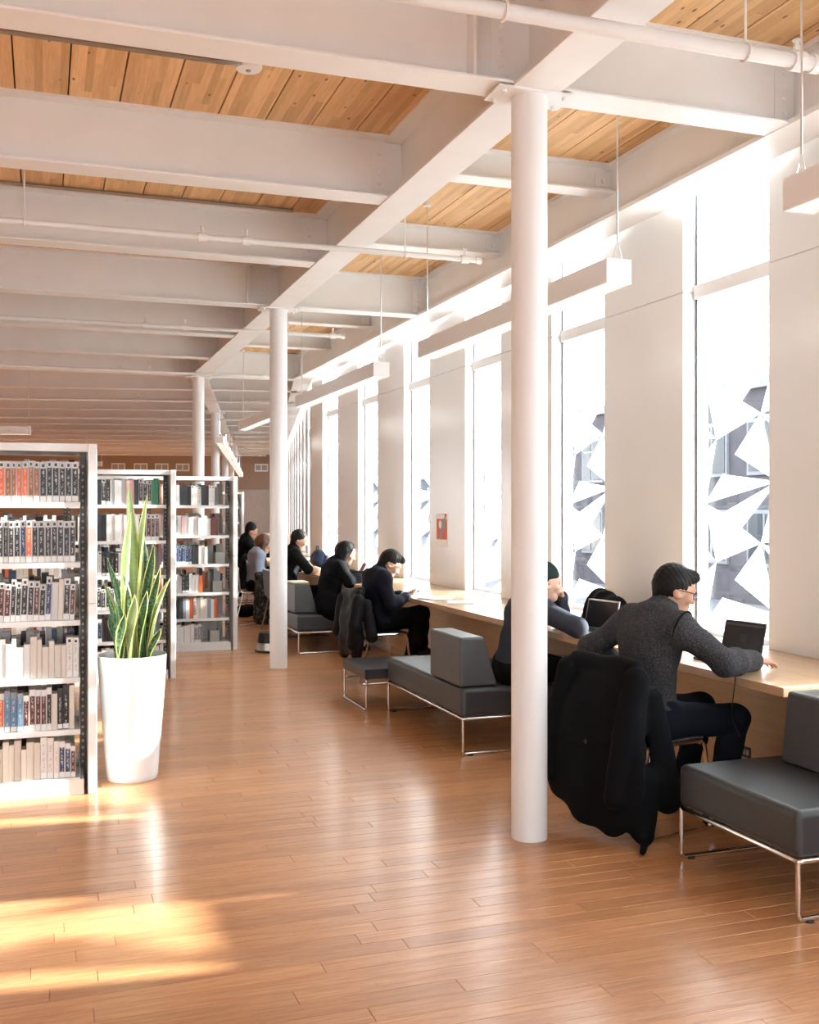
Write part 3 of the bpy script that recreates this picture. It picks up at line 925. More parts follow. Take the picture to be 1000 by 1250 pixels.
for ci, (case, cname, xr, yf, (vx0, vx1)) in enumerate(CASES):
    for r in range(6):
        sp = vx1 - vx0
        xend = vx0 + sp * FILL[ci][r]
        x = vx0
        pal = PAL[ci][r]; hi = SIZES[ci][r]
        seq = 0
        while True:
            t = rb.uniform(.024, .036) if ci == 0 else rb.uniform(.029, .042)
            if x + t > xend - .002: break
            run = rb.random() < .55 and seq > 0
            if not run: cv, ti = pal[seq % len(pal)] if ci == 0 else rb.choice(pal); seq += 1
            if seq == 0: cv, ti = pal[0]; seq = 1
            h = rb.uniform(*hi)
            d = h * .68
            tl = R(2.2) if (ci == 0 and r == 3) else rb.choice((0, 0, 0, R(1)))
            book(x + t / 2, yf + .03 + rb.uniform(0, .012), ZSH[r] + .0005 + abs(math.sin(tl)) * t / 2, t, d, h, cv, ti, (cname, r), r > 1, tl if r == 3 and ci == 0 else 0.0)
            nbook += 1
            x += t + .0016
        if FILL[ci][r] < .99:
            be = link('bookend', bookend, GREY_SHEET, None, (min(x + .006, vx1 - .055), yf + .05, ZSH[r] + .0005))
            tag(be, 'grey steel bookend on the %s of %s' % (SHELFNAME[r], cname), 'bookend', 'steel bookends')
            if ci == 2 and r in (2, 3, 0):
                bin_ = thing('book_support', 'grey sheet-metal book box on the %s of %s' % (SHELFNAME[r], cname), 'box', (min(xend + .075, vx1 - .115), yf + .05, ZSH[r] + .0005))
                MB().box(0, .11, 0, .003, 0, .13).box(0, .003, 0, .18, 0, .13).box(.107, .11, 0, .18, 0, .13).box(0, .11, 0, .18, 0, .003).build('body', GREY_SHEET, bin_)
    # rows beyond the picture and on the far side of the case: uncounted books
    if ci == 0:
        t_ = NT('mixed_book_covers')
        a_n = t_.node('ShaderNodeAttribute', attribute_name='tone')
        t_.link(t_.ramp(a_n.outputs['Fac'], [(0, (.78, .76, .73)), (.35, (.60, .54, .46)), (.5, (.03, .03, .03)), (.62, (.75, .74, .73)), (.75, (.20, .05, .03)), (.83, (.10, .15, .26)), (.9, (.7, .68, .66)), (.96, (.6, .14, .04))], 'CONSTANT'), t_.p.inputs['Base Color'])
        t_.p.inputs['Roughness'].default_value = .5
    for r in range(6):
        for side in (0, 1):
            m = MB(); tn = []
            if side == 0:
                x = vx0 - .002
                while x > xr - 1.0 - .83:
                    t = rb.uniform(.025, .045)
                    x -= t
                    if x - (xr - .95) < .06 and x - (xr - .95) > -.06: continue
                    h = rb.uniform(.19, .245)
                    m.box(x, x + t - .0015, yf + .035, yf + .19, ZSH[r] + .001, ZSH[r] + h); tn += [rb.random()] * 6
            else:
                for (xa, xb) in ((xr - .90, xr - .11), (xr - 1.82, xr - 1.02)):
                    x = xb
                    while x > xa:
                        t = rb.uniform(.025, .045); x -= t
                        h = rb.uniform(.19, .26)
                        m.box(x, x + t - .0015, yf + .36, yf + .54, ZSH[r] + .0185, ZSH[r] + h); tn += [rb.random()] * 6
            me = m.mesh('row_of_books')
            at = me.attributes.new('tone', 'FLOAT', 'FACE'); at.data.foreach_set('value', tn)
            rw = link('row_of_books', me, MATS['mixed_book_covers'])
            tag(rw, ('further assorted books along the %s of %s' if side == 0 else 'assorted books facing away on the %s of %s') % (SHELFNAME[r], cname), 'books', kind='stuff')
print('books', nbook)

# ---------------------------------------------------------------- planter with snake plant
pl = thing('potted_plant', 'snake plant with yellow-edged leaves in a tall white planter', 'plant', (.50, 6.44, 0))
MB().lathe([(.143, 0), (.147, .004), (.150, .03), (.172, .30), (.190, .55), (.199, .70), (.2005, .728), (.199, .735), (.190, .735), (.187, .70), (.183, .66)], 48).build('planter', POTW, pl, smooth=True)
MB().lathe([(.18, .655), (.184, .665), (.10, .672), (.02, .675)], 24).build('soil', SOIL, pl, smooth=True)
t = NT('snake_plant_leaf')
uv = t.node('ShaderNodeTexCoord').outputs['UV']
sx = t.node('ShaderNodeSeparateXYZ'); t.link(uv, sx.inputs[0])
edge = t.math('ABSOLUTE', t.math('SUBTRACT', sx.outputs['X'], .5))
nz = t.noise(t.mapping(uv, (4, 26, 1)), 1.0, 4)
band = t.ramp(nz.outputs['Fac'], [(.38, (.012, .045, .018)), (.5, (.035, .11, .035)), (.64, (.13, .26, .09))])
oi = t.node('ShaderNodeObjectInfo').outputs['Random']
pale = t.mix(t.math('MULTIPLY', t.math('GREATER_THAN', oi, .62), .6), band, (.42, .52, .22))
ec = t.math('GREATER_THAN', t.math('ADD', edge, t.math('MULTIPLY', nz.outputs['Fac'], .08)), .475)
t.link(t.mix(ec, pale, (.66, .66, .22)), t.p.inputs['Base Color'])
t.p.inputs['Roughness'].default_value = .38
LEAF = t.m
def leaf(px_, py_, h, lean, az, wmax, twist, curl=.0):
    n, k = 22, 5
    vs, fs, uvs = [], [], []
    for i in range(n + 1):
        s = i / n
        wd = wmax * (.55 + .45 * min(1, s * 2.2)) * (1 - max(0, (s - .62) / .38) ** 2.1) + .0008
        a = lean * s + curl * s * s
        r = h * (a * s * .5)
        z = h * s * (1 - .12 * a * a)
        c = Vector((px_ + math.cos(az) * r, py_ + math.sin(az) * r, .66 + z))
        ph = az + R(90) + twist * s
        sd = Vector((math.cos(ph), math.sin(ph), 0)); nr = Vector((-math.sin(ph), math.cos(ph), 0))
        for j in range(k):
            q = j / (k - 1) - .5
            vs.append(c + sd * (2 * q * wd) + nr * (wd * .9 * (q * q * 4)))
            uvs.append((j / (k - 1), s * h * 2))
    for i in range(n):
        for j in range(k - 1):
            fs.append((i * k + j, i * k + j + 1, (i + 1) * k + j + 1, (i + 1) * k + j))
    me = bpy.data.meshes.new('leaf'); me.from_pydata([tuple(v) for v in vs], [], fs)
    ul = me.uv_layers.new(name='UVMap')
    for p in me.polygons:
        for li, vi in zip(p.loop_indices, p.vertices): ul.data[li].uv = uvs[vi]
    me.shade_smooth()
    o = link('leaf', me, LEAF, pl)
    m = o.modifiers.new('thick', 'SOLIDIFY'); m.thickness = .004
    return o
AX = -YAW            # image-right direction in plan
def lf(dx, h, leanx, w, tw=0.0, dy=0.0, curl=0.0):
    """dx, leanx along the picture's right, dy away from the camera"""
    ux, uy = math.cos(AX), math.sin(AX)
    az = AX if leanx >= 0 else AX + math.pi
    return leaf(dx * ux - dy * uy, dx * uy + dy * ux, h, abs(leanx), az, w, tw + (R(90) if True else 0), curl)
for a in ((-.01, 1.09, -.02, .034, .2, .00), (.035, 1.04, .10, .030, -.4, .02), (.02, .78, .04, .033, .5, .06), (.06, .74, .14, .031, .9, .05),
          (-.02, .92, .05, .034, -.3, -.04), (-.06, .66, -.30, .022, .4, .02), (-.10, .46, -.22, .026, -.3, -.02), (-.05, .40, -.06, .030, .3, -.09),
          (.10, .60, .22, .026, .5, .0), (.12, .54, .42, .028, -.5, -.03), (.08, .46, .12, .030, .2, -.08), (.03, .44, .05, .031, .6, -.11),
          (.13, .24, .45, .028, .3, -.06), (-.11, .30, -.25, .026, .8, .04), (.0, .55, -.12, .028, -.6, -.07), (.05, .84, -.05, .030, .2, .09),
          (-.08, .52, -.45, .018, .2, .06), (.10, .38, .28, .026, -.8, .07), (-.03, .33, .10, .030, .4, -.12)):
    lf(*a)

# ---------------------------------------------------------------- step stool
st = thing('step_stool', 'round silver library step stool with black top beside the column', 'stool', (2.40, 11.62, 0))
MB().lathe([(.165, 0), (.168, .012), (.168, .02), (.16, .024)], 32).build('rubber_ring', BLACK_PL, st, smooth=True)
MB().lathe([(.158, .022), (.15, .10), (.148, .105)], 32).build('lower_drum', ALU, st, smooth=True)
MB().lathe([(.140, .105), (.128, .19), (.12, .215), (.11, .218)], 32).build('top_drum', BLACK_PL, st, smooth=True)

# ---------------------------------------------------------------- soft bodies: smooth-blended tapered shapes on a grid
def V3(p): return np.array(p, dtype=np.float32)
def unit(v):
    v = V3(v); return v / np.linalg.norm(v)
def cone(a, b, r1, r2=None, k=.03, n=None, s=1.0, op='u'):
    return (V3(a), V3(b), r1, r1 if r2 is None else r2, k, None if n is None else unit(n), s, op)
def ball(a, r, k=.03, n=None, s=1.0, op='u'):
    return cone(a, V3(a) + V3((0, 0, .0005)), r, r, k, n, s, op)
def eval_prim(p, X, Y, Z):
    a, b, r1, r2, k, n, s, op = p
    px, py, pz = X - a[0], Y - a[1], Z - a[2]
    ab = b - a
    if n is not None:
        d = px * n[0] + py * n[1] + pz * n[2]
        f = (1.0 / s - 1.0) * d
        px = px + f * n[0]; py = py + f * n[1]; pz = pz + f * n[2]
        ab = ab + n * (np.dot(ab, n) * (1.0 / s - 1.0))
    L2 = float(np.dot(ab, ab)) + 1e-12
    t = np.clip((px * ab[0] + py * ab[1] + pz * ab[2]) / L2, 0, 1)
    d = np.sqrt((px - t * ab[0]) ** 2 + (py - t * ab[1]) ** 2 + (pz - t * ab[2]) ** 2) - (r1 + t * (r2 - r1))
    return d * (s if n is not None and s < 1 else 1.0)
def surface_nets(Fd, org, h):
    ins = Fd < 0
    nx, ny, nz = Fd.shape
    c = np.zeros((nx - 1, ny - 1, nz - 1), np.int8)
    for dx in (0, 1):
        for dy in (0, 1):
            for dz in (0, 1):
                c += ins[dx:nx - 1 + dx, dy:ny - 1 + dy, dz:nz - 1 + dz]
    I, J, K = np.nonzero((c > 0) & (c < 8))
    N = len(I)
    idx = np.full((nx - 1, ny - 1, nz - 1), -1, np.int32); idx[I, J, K] = np.arange(N)
    acc = np.zeros((N, 3), np.float64); cnt = np.zeros(N)
    for ax in range(3):
        o1, o2 = [(1, 2), (0, 2), (0, 1)][ax]
        for u in (0, 1):
            for v in (0, 1):
                d0 = [0, 0, 0]; d0[o1] = u; d0[o2] = v
                d1 = list(d0); d1[ax] = 1
                f0 = Fd[I + d0[0], J + d0[1], K + d0[2]]; f1 = Fd[I + d1[0], J + d1[1], K + d1[2]]
                m = (f0 < 0) != (f1 < 0)
                t = np.where(m, f0 / np.where(m, f0 - f1, 1), 0)
                P = np.stack([np.full(N, d0[0], float), np.full(N, d0[1], float), np.full(N, d0[2], float)], 1)
                P[:, ax] += t
                acc[m] += P[m]; cnt[m] += 1
    P = acc / cnt[:, None] + np.stack([I, J, K], 1)
    verts = P * h + org
    quads = []
    for ax in range(3):
        o1, o2 = [(1, 2), (2, 0), (0, 1)][ax]
        sl0 = [slice(None)] * 3; sl1 = [slice(None)] * 3
        sl0[ax] = slice(0, -1); sl1[ax] = slice(1, None)
        a = ins[tuple(sl0)]; b = ins[tuple(sl1)]
        E = np.stack(np.nonzero(a != b), 1)
        if not len(E): continue
        lim = np.array(idx.shape)
        ok = (E[:, o1] >= 1) & (E[:, o2] >= 1) & (E[:, o1] < lim[o1]) & (E[:, o2] < lim[o2])
        E = E[ok]
        e1 = np.zeros(3, int); e1[o1] = 1; e2 = np.zeros(3, int); e2[o2] = 1
        q = [E - e1 - e2, E - e2, E, E - e1]
        Q = np.stack([idx[x[:, 0], x[:, 1], x[:, 2]] for x in q], 1)
        fl = a[E[:, 0], E[:, 1], E[:, 2]]
        Q[~fl] = Q[~fl][:, ::-1]
        quads.append(Q)
    Q = np.concatenate(quads)
    return verts, Q[(Q >= 0).all(1)]
def soft(name, prims, h, mat, parent, disp=None, cuts=(), smooth_iter=0):
    """prims: union/subtract list; cuts: (point, normal) keep the side opposite to the normal"""
    lo = np.min([np.minimum(p[0], p[1]) - max(p[2], p[3]) for p in prims if p[7] == 'u'], 0) - 3 * h - .015
    hi = np.max([np.maximum(p[0], p[1]) + max(p[2], p[3]) for p in prims if p[7] == 'u'], 0) + 3 * h + .015
    n = np.ceil((hi - lo) / h).astype(int) + 1
    xs, ys, zs = [lo[i] + h * np.arange(n[i], dtype=np.float32) for i in range(3)]
    Fd = np.full(n, .2, np.float32)
    for p in prims:
        rr = max(p[2], p[3]) + p[4] + 2 * h + .02
        a = np.maximum(np.floor((np.minimum(p[0], p[1]) - rr - lo) / h).astype(int), 0)
        b = np.minimum(np.ceil((np.maximum(p[0], p[1]) + rr - lo) / h).astype(int) + 1, n)
        if (b <= a).any(): continue
        sl = tuple(slice(a[i], b[i]) for i in range(3))
        d = eval_prim(p, xs[sl[0]][:, None, None], ys[sl[1]][None, :, None], zs[sl[2]][None, None, :])
        cur = Fd[sl]; k = p[4]
        if p[7] == 'u':
            hh = np.maximum(k - np.abs(cur - d), 0) / k
            Fd[sl] = np.minimum(cur, d) - hh * hh * k * .25
        else:
            hh = np.maximum(k - np.abs(cur + d), 0) / k
            Fd[sl] = np.maximum(cur, -d) + hh * hh * k * .25
    if disp is not None:
        m = np.nonzero(np.abs(Fd) < .04)
        Fd[m] += disp(xs[m[0]], ys[m[1]], zs[m[2]]).astype(np.float32)
    for (pt, nr) in cuts:
        nr = unit(nr)
        d = (xs[:, None, None] - pt[0]) * nr[0] + (ys[None, :, None] - pt[1]) * nr[1] + (zs[None, None, :] - pt[2]) * nr[2]
        Fd = np.maximum(Fd, d.astype(np.float32))
    Fd[0] = Fd[-1] = .1; Fd[:, 0] = Fd[:, -1] = .1; Fd[:, :, 0] = Fd[:, :, -1] = .1
    v, q = surface_nets(Fd, lo, h)
    me = bpy.data.meshes.new(name)
    me.vertices.add(len(v)); me.vertices.foreach_set('co', v.astype(np.float32).ravel())
    me.loops.add(len(q) * 4); me.loops.foreach_set('vertex_index', q.astype(np.int32).ravel())
    me.polygons.add(len(q)); me.polygons.foreach_set('loop_start', np.arange(0, len(q) * 4, 4, dtype=np.int32))
    me.update(); me.validate()
    me.shade_smooth()
    return link(name, me, mat, parent)

SKIN = simple('skin_warm', (.56, .31, .21), .5, var=.07, scale=20, bump=.03, bscale=300)
SKIN2 = simple('skin_light', (.64, .39, .29), .5, var=.06, scale=20)
SKIN3 = simple('skin_tan', (.44, .24, .16), .5, var=.07, scale=20)
HAIRB = simple('black_hair', (.010, .0085, .008), .48, var=.3, scale=60, bump=.6, bscale=150, stretch=(1, 1, .25), bdist=.004, spec=.16)
HAIRR = simple('auburn_hair', (.11, .045, .022), .45, var=.3, scale=60, bump=.5, bscale=120, stretch=(1, 1, .2), bdist=.006)
EYE = simple('dark_eye', (.02, .015, .012), .2)
LIP = simple('lips', (.42, .17, .13), .5)
def cloth(name, col, rough=.85, var=.15, scale=120, bump=.35, bscale=320, bdist=.002, stretch=(1, 1, 1)):
    return simple(name, col, rough, var=var, scale=scale, bump=bump, bscale=bscale, bdist=bdist, spec=.12, stretch=stretch)
def m_fleece():
    t = NT('heather_grey_fleece')
    tc = t.node('ShaderNodeTexCoord').outputs['Object']
    n1 = t.noise(tc, 260, 3, .7); n2 = t.noise(tc, 40, 3)
    c = t.ramp(n1.outputs['Fac'], [(.38, (.012, .0125, .015)), (.53, (.045, .046, .050)), (.68, (.17, .17, .18))])
    c = t.mix(.25, c, t.ramp(n2.outputs['Fac'], [(.3, (.025, .025, .028)), (.7, (.07, .07, .075))]))
    t.link(c, t.p.inputs['Base Color'])
    t.p.inputs['Roughness'].default_value = .95; t.p.inputs['Specular IOR Level'].default_value = .15
    wv = t.node('ShaderNodeTexWave'); wv.inputs['Scale'].default_value = 28; wv.inputs['Distortion'].default_value = 2
    wv.bands_direction = 'Y'
    t.link(tc, wv.inputs['Vector'])
    t.bump(t.math('ADD', t.math('MULTIPLY', wv.outputs['Fac'], .5), n1.outputs['Fac']), .5, .004)
    return t.m
FLEECE = m_fleece()
JEANS = cloth('dark_indigo_jeans', (.008, .010, .017), .85)
BLACKC = cloth('black_wool', (.0045, .005, .0065), .85, var=.2)
BLACKT = cloth('black_trousers', (.004, .004, .005), .8)
NAVY = cloth('navy_shirt', (.009, .010, .019), .7)
BLUEG = cloth('blue_grey_knit', (.045, .052, .072), .9)
DKGREY = cloth('dark_grey_vest', (.035, .036, .042), .8)
PALEB = cloth('pale_blue_sweater', (.30, .33, .42), .9)
BEANIE = cloth('dark_green_beanie', (.018, .032, .032), .95, bump=.6, bscale=90)
COATG = cloth('charcoal_nylon', (.010, .010, .012), .45, bump=.15)
TEAL = cloth('teal_shoe_mesh', (.02, .16, .17), .7)
SHOE = simple('black_shoe_leather', (.012, .012, .013), .45)
SOLE = simple('white_sole', (.75, .75, .73), .6)

def folds(amp, fz=24.0, fy=18.0, seed=0.0):
    def f(x, y, z):
        return amp * (np.sin(z * fz + 3 * np.sin(x * 9 + seed) + 2 * np.sin(y * 11 + seed * 2)) * .6 + np.sin(x * fy + y * fy * .8 + 2.5 * np.sin(z * 8 + seed)) * .5)
    return f
def hand_prims(wr, d, nrm, curl=.35, side=1, sc=1.0, spread=.05):
    """wr wrist, d towards the fingers, nrm the way the palm faces; side=+1 when the thumb is on +lat"""
    d = unit(d); nrm = V3(nrm); nrm = unit(nrm - d * np.dot(nrm, d))
    lat = np.cross(nrm, d) * side
    P = []
    wr = V3(wr)
    kn = []
    for i, o in enumerate((.031, .0105, -.0105, -.031)):
        base = wr + d * (.085 - abs(o) * .15) * sc + lat * o * sc
        kn.append(base)
        P.append(cone(wr + lat * o * .55 * sc + d * .012 * sc, base, .0165 * sc, .0125 * sc, .02, nrm, .85))
    for i, L in enumerate((.070, .079, .073, .056)):
        p = kn[i]; a = curl * .7
        dd = unit(d + lat * spread * (1.5 - i))
        for j, (fr, r) in enumerate(((.45, .0092), (.30, .0083), (.25, .0075))):
            v = dd * math.cos(a) + nrm * math.sin(a)
            q = p + v * L * fr * sc
            P.append(cone(p, q, r * sc, (r - .0008) * sc, .004))
            p = q; a += curl
    b = wr + d * .022 * sc + lat * .024 * sc
    v = unit(d * .62 + lat * .75 + nrm * .25)
    q = b + v * .045 * sc
    P.append(cone(b, q, .0145 * sc, .011 * sc, .012))
    v2 = unit(d * .92 + lat * .30 + nrm * (.2 + curl * .3))
    P.append(cone(q, q + v2 * .032 * sc, .0105 * sc, .0085 * sc, .005))
    return P
def head_prims(c, f, u, l):
    P = [ball(c + u * .020 - f * .012, .098, .03, l, .83),
         cone(c + f * .022 + u * .005, c + f * .040 - u * .075, .074, .050, .035, l, .92),
         ball(c + f * .066 - u * .098, .026, .03),
         cone(c + f * .086 + u * .012, c + f * .110 - u * .030, .008, .0145, .012),
         cone(c + f * .082 + u * .024 + l * .035, c + f * .082 + u * .024 - l * .035, .014, .014, .015),
         cone(c + f * .068 - u * .028 + l * .042, c + f * .068 - u * .028 - l * .042, .020, .020, .02)]
    for s in (1, -1):
        P.append(ball(c + f * .098 + u * .002 + l * s * .032, .013, .014, op='s'))
        P.append(ball(c - f * .012 - u * .016 + l * s * .079, .030, .008, l, .32))
        P.append(ball(c - f * .002 - u * .014 + l * s * .096, .014, .008, op='s'))
    P.append(cone(c + f * .088 - u * .060 + l * .016, c + f * .088 - u * .060 - l * .016, .0075, .0075, .008))
    P.append(cone(c + f * .086 - u * .073 + l * .013, c + f * .086 - u * .073 - l * .013, .0085, .0085, .008))
    return P
def frame(hf, hu=(0, 0, 1)):
    f = unit(hf); l = unit(np.cross(V3(hu), f)); u = np.cross(f, l)
    return f, u, l

def person(label, loc, J, h=.006, skin=None, top=None, trousers=None, shoes=None, hair=None, hairm=None, rolled=None, hem=.0, collar=True, top_e=.016, fold=.005, trouser_e=.012, group=None):
    skin = skin or SKIN
    root = thing('person', label, 'person', loc, 0, group)
    f, u, l = frame(J['hf'], J.get('hu', (0, 0, 1)))
    c = V3(J['head'])
    tf = unit(J.get('tf', (1, 0, 0)))
    g = lambda k: V3(J[k])
    shl, shr, ell, elr, wrl, wrr = g('shl'), g('shr'), g('ell'), g('elr'), g('wrl'), g('wrr')
    pel, chest, neck = g('pel'), g('chest'), g('neck')
    hpl, hpr, knl, knr, anl, anr = g('hpl'), g('hpr'), g('knl'), g('knr'), g('anl'), g('anr')
    tol = V3(J.get('tol', anl + tf * .15 - V3((0, 0, .055)))); tor = V3(J.get('tor', anr + tf * .15 - V3((0, 0, .055))))
    waist = pel * .55 + chest * .45 - tf * .0
    mid = (shl + shr) / 2
    def torso(e):
        return [cone(hpl, hpr, .105 + e, .105 + e, .05, tf, .9), cone(pel, waist, .135 + e, .125 + e, .06, tf, .74),
                cone(waist, chest, .125 + e, .150 + e, .06, tf, .70), cone(chest, neck - (neck - chest) * .25, .145 + e, .085 + e, .06, tf, .72),
                cone(shl, mid, .062 + e, .078 + e, .06), cone(shr, mid, .062 + e, .078 + e, .06)]
    def arm(sh, el, wr, e, ew=None):
        ew = e if ew is None else ew
        return [cone(sh, el, .054 + e, .042 + e, .04), cone(el, el + (wr - el) * .35, .042 + e, .043 + e, .03), cone(el + (wr - el) * .35, wr, .043 + e, .027 + ew, .03)]
    def leg(hp, kn, an, e):
        return [cone(hp, kn, .088 + e, .060 + e, .05), cone(kn, kn + (an - kn) * .35, .058 + e, .056 + e, .03), cone(kn + (an - kn) * .35, an, .056 + e, .036 + e * 1.6, .03)]
    def foot(an, to, e):
        hl = an + (an - to) * V3((.30, .30, 0)); hl[2] = to[2] + .005
        return [cone(hl, to, .032 + e, .028 + e, .03), cone(an, (hl + to) / 2, .036 + e, .036 + e, .03)]
    body = torso(0) + arm(shl, ell, wrl, 0) + arm(shr, elr, wrr, 0) + leg(hpl, knl, anl, 0) + leg(hpr, knr, anr, 0) + foot(anl, tol, -.006) + foot(anr, tor, -.006)
    body.append(cone(neck - (neck - chest) * .15, c - u * .055 - f * .022, .060, .054, .035))
    body += head_prims(c, f, u, l)
    body += hand_prims(wrl, J['dl'], J['nl'], J.get('cl', .35), J.get('sl', 1))
    body += hand_prims(wrr, J['dr'], J['nr'], J.get('cr', .35), J.get('sr', 1))
    soft('body', body, h, skin, root)
    for s in (1, -1):
        e_ = MB(); e_.lathe([(.002, -.0095), (.007, -.007), (.0098, 0), (.007, .007), (.002, .0095)], 10)
        p = c + f * .0815 + u * .002 + l * s * .032
        e_.build('eye', EYE, root, smooth=True, loc=tuple(float(q) for q in p))
        b0 = c + f * .0955 + u * .030 + l * s * .016; b1 = c + f * .088 + u * .034 + l * s * .046
        MB().tube([b0, (b0 + b1) / 2 + u * .004, b1], [.004, .0045, .002], 6).build('eyebrow', hairm or HAIRB, root)
    m0 = c + f * .0945 - u * .066
    MB().tube([m0 + l * .018 - f * .006, m0 + f * .002, m0 - l * .018 - f * .006], [.003, .006, .003], 6).build('lips', LIP, root, smooth=True)
    # trousers
    if trousers is not None:
        tp = [cone(hpl, hpr, .112 + trouser_e, .112 + trouser_e, .05, tf, .92), cone(pel, pel + (chest - pel) * .25, .135 + trouser_e, .13 + trouser_e, .05, tf, .76)]
        tp += leg(hpl, knl, anl, trouser_e) + leg(hpr, knr, anr, trouser_e)
        soft('trousers', tp, max(h, .007), trousers, root, folds(fold * .8, 40, 30, 1.3), cuts=[(pel + (chest - pel) * .42, chest - pel)])
    if shoes is not None:
        for an, to in ((anl, tol), (anr, tor)):
            soft('shoe', foot(an, to, .010), max(h, .007), shoes, root, cuts=[(an + V3((0, 0, .045)), (0, 0, 1))])
    # top garment
    if top is not None:
        e = top_e
        gp = torso(e)
        gp += arm(shl, ell, wrl + (ell - wrl) * .06, e, e + .004) + arm(shr, elr, wrr + (elr - wrr) * .06, e, e + .004) if rolled is None else \
              [cone(shl, ell, .054 + e, .05 + e, .04), cone(shr, elr, .054 + e, .05 + e, .04)]
        nk = neck - (neck - chest) * .15
        if collar:
            gp.append(cone(nk, nk + (c - u * .05 - f * .035 - nk) * .80, .076, .070, .025))
        gp.append(cone(nk + (c - u * .055 - f * .022 - nk) * .35, c - u * .02 - f * .01, .056, .064, .006, op='s'))
        if hem:
            gp += [cone(hpl - V3((0, 0, hem)) , hpr - V3((0, 0, hem)), .125 + e, .125 + e, .06, tf, .9)]
        cut = [] if hem else [(pel + (chest - pel) * J.get('hemf', .06), pel - chest)]
        # the cuts only act on the torso hem; arms hang above it unless the pose says otherwise
        soft('top', gp, h, top, root, folds(fold, 30, 26, .4), cuts=cut if J.get('cut', True) else [])
    # hair
    hm = hairm or HAIRB
    def strands(x, y, z):
        return .0012 * np.sin(x * 260 + 4 * np.sin(z * 35)) + .0012 * np.sin(y * 240 + 3 * np.sin(z * 41) + x * 90)
    if hair in ('short', 'quiff'):
        hp = [ball(c + u * .030 - f * .020, .105, .02, l, .86), cone(c - f * .055 - u * .02, c - f * .070 - u * .055, .060, .035, .03, l, 1.0)]
        if hair == 'quiff': hp.append(cone(c + f * .062 + u * .088 + l * .03, c + f * .072 + u * .092 - l * .03, .026, .026, .05))
        hp += [ball(c + f * .085 - u * .025, .094, .012, op='s'), ball(c - u * .045 + f * .015 + l * .09, .045, .012, op='s'), ball(c - u * .045 + f * .015 - l * .09, .045, .012, op='s')]
        soft('hair', hp, min(h, .006), hm, root, strands)
    elif hair == 'long':
        hp = [ball(c + u * .028 - f * .018, .110, .02, l, .88)]
        for s in (1, -1):
            hp += [cone(c + l * s * .078 + u * .01 - f * .01, c + l * s * .085 - u * .12 + f * .0, .036, .034, .03), cone(c + l * s * .085 - u * .12, c + l * s * .075 - V3((0, 0, .30)) + f * .03, .036, .022, .03)]
        hp += [cone(c - f * .07, c - f * .075 - V3((0, 0, .20)), .07, .05, .04)]
        hp += [cone(c + f * .098 + u * .016, c + f * .085 - u * .10, .078, .07, .012, op='s')]
        soft('hair', hp, max(h, .006), hm, root, strands)
    elif hair == 'beanie':
        hp = [ball(c + u * .034 - f * .018, .108, .02, l, .87)]
        soft('beanie', hp, max(h, .006), BEANIE, root, cuts=[(c + u * .028 + f * .02, -u + f * .18)])
        soft('hair', [ball(c + u * .01 - f * .024, .101, .02, l, .86), ball(c + f * .085 - u * .02, .10, .012, op='s')], max(h, .006), hm, root, cuts=[(c - u * .05, -u)])
    return root

# ---------------------------------------------------------------- the readers
make_chair('chrome-framed chair under a long black coat, used by the man in fleece', 2.87, 4.63, R(12))
m1 = person('man in a dark grey heather fleece and glasses leaning over his laptop', (2.86, 4.62, 0), dict(
    tf=(1, .15, 0), pel=(0, 0, .555), chest=(.045, .0, .90), neck=(.095, .0, 1.075), head=(.185, -.01, 1.185), hf=(.93, -.12, -.30),
    shl=(.05, .185, 1.01), shr=(.10, -.185, 1.01), ell=(-.09, .37, .855), elr=(.27, -.31, .850), wrl=(.12, .27, .70), wrr=(.535, -.19, .832),
    dl=(.7, -.4, -.5), nl=(-.3, 0, -1), sl=-1, dr=(.93, .18, -.10), nr=(0, 0, -1), sr=-1, cr=.28,
    hpl=(.01, .10, .545), hpr=(.03, -.09, .545), knl=(.46, .16, .545), knr=(.475, -.11, .525), anl=(.34, .17, .09), anr=(.36, -.12, .09), hemf=.17),
    h=.0055, top=FLEECE, trousers=JEANS, shoes=SHOE, hair='quiff', fold=.006, top_e=.022)
c, (f, u, l) = V3((.185, -.01, 1.185)), frame((.93, -.12, -.30))
gl = MB()
for s in (1, -1):
    cc = c + f * .108 + u * .0 + l * s * .033
    ring = [cc + l * math.cos(a) * .026 + u * math.sin(a) * .019 for a in [2 * math.pi * k / 16 for k in range(16)]]
    gl.tube(ring, .0026, 6, closed=True)
    gl.tube([cc + l * s * .026 + u * .008, c + f * .05 + l * s * .083 + u * .006, c - f * .02 + l * s * .086], .0026, 6)
gl.tube([c + f * .110 + l * .008 + u * .004, c + f * .110 - l * .008 + u * .004], .0026, 6)
gl.build('glasses', BLACK_PL, m1)
sh_, el_ = Vector((.10, -.185, 1.01)), Vector((.27, -.31, .835))
ax_ = Vector((.45, -.75, -.25)).normalized(); s1 = ax_.cross(Vector((0, 0, 1))).normalized(); s2 = ax_.cross(s1)
MB().tube([sh_ + ax_ * .012 + (s1 * math.cos(a) + s2 * math.sin(a)) * .092 for a in [2 * math.pi * k / 24 for k in range(24)]], .0055, 6, closed=True).build('armhole_piping', BLACKC, m1, smooth=True)

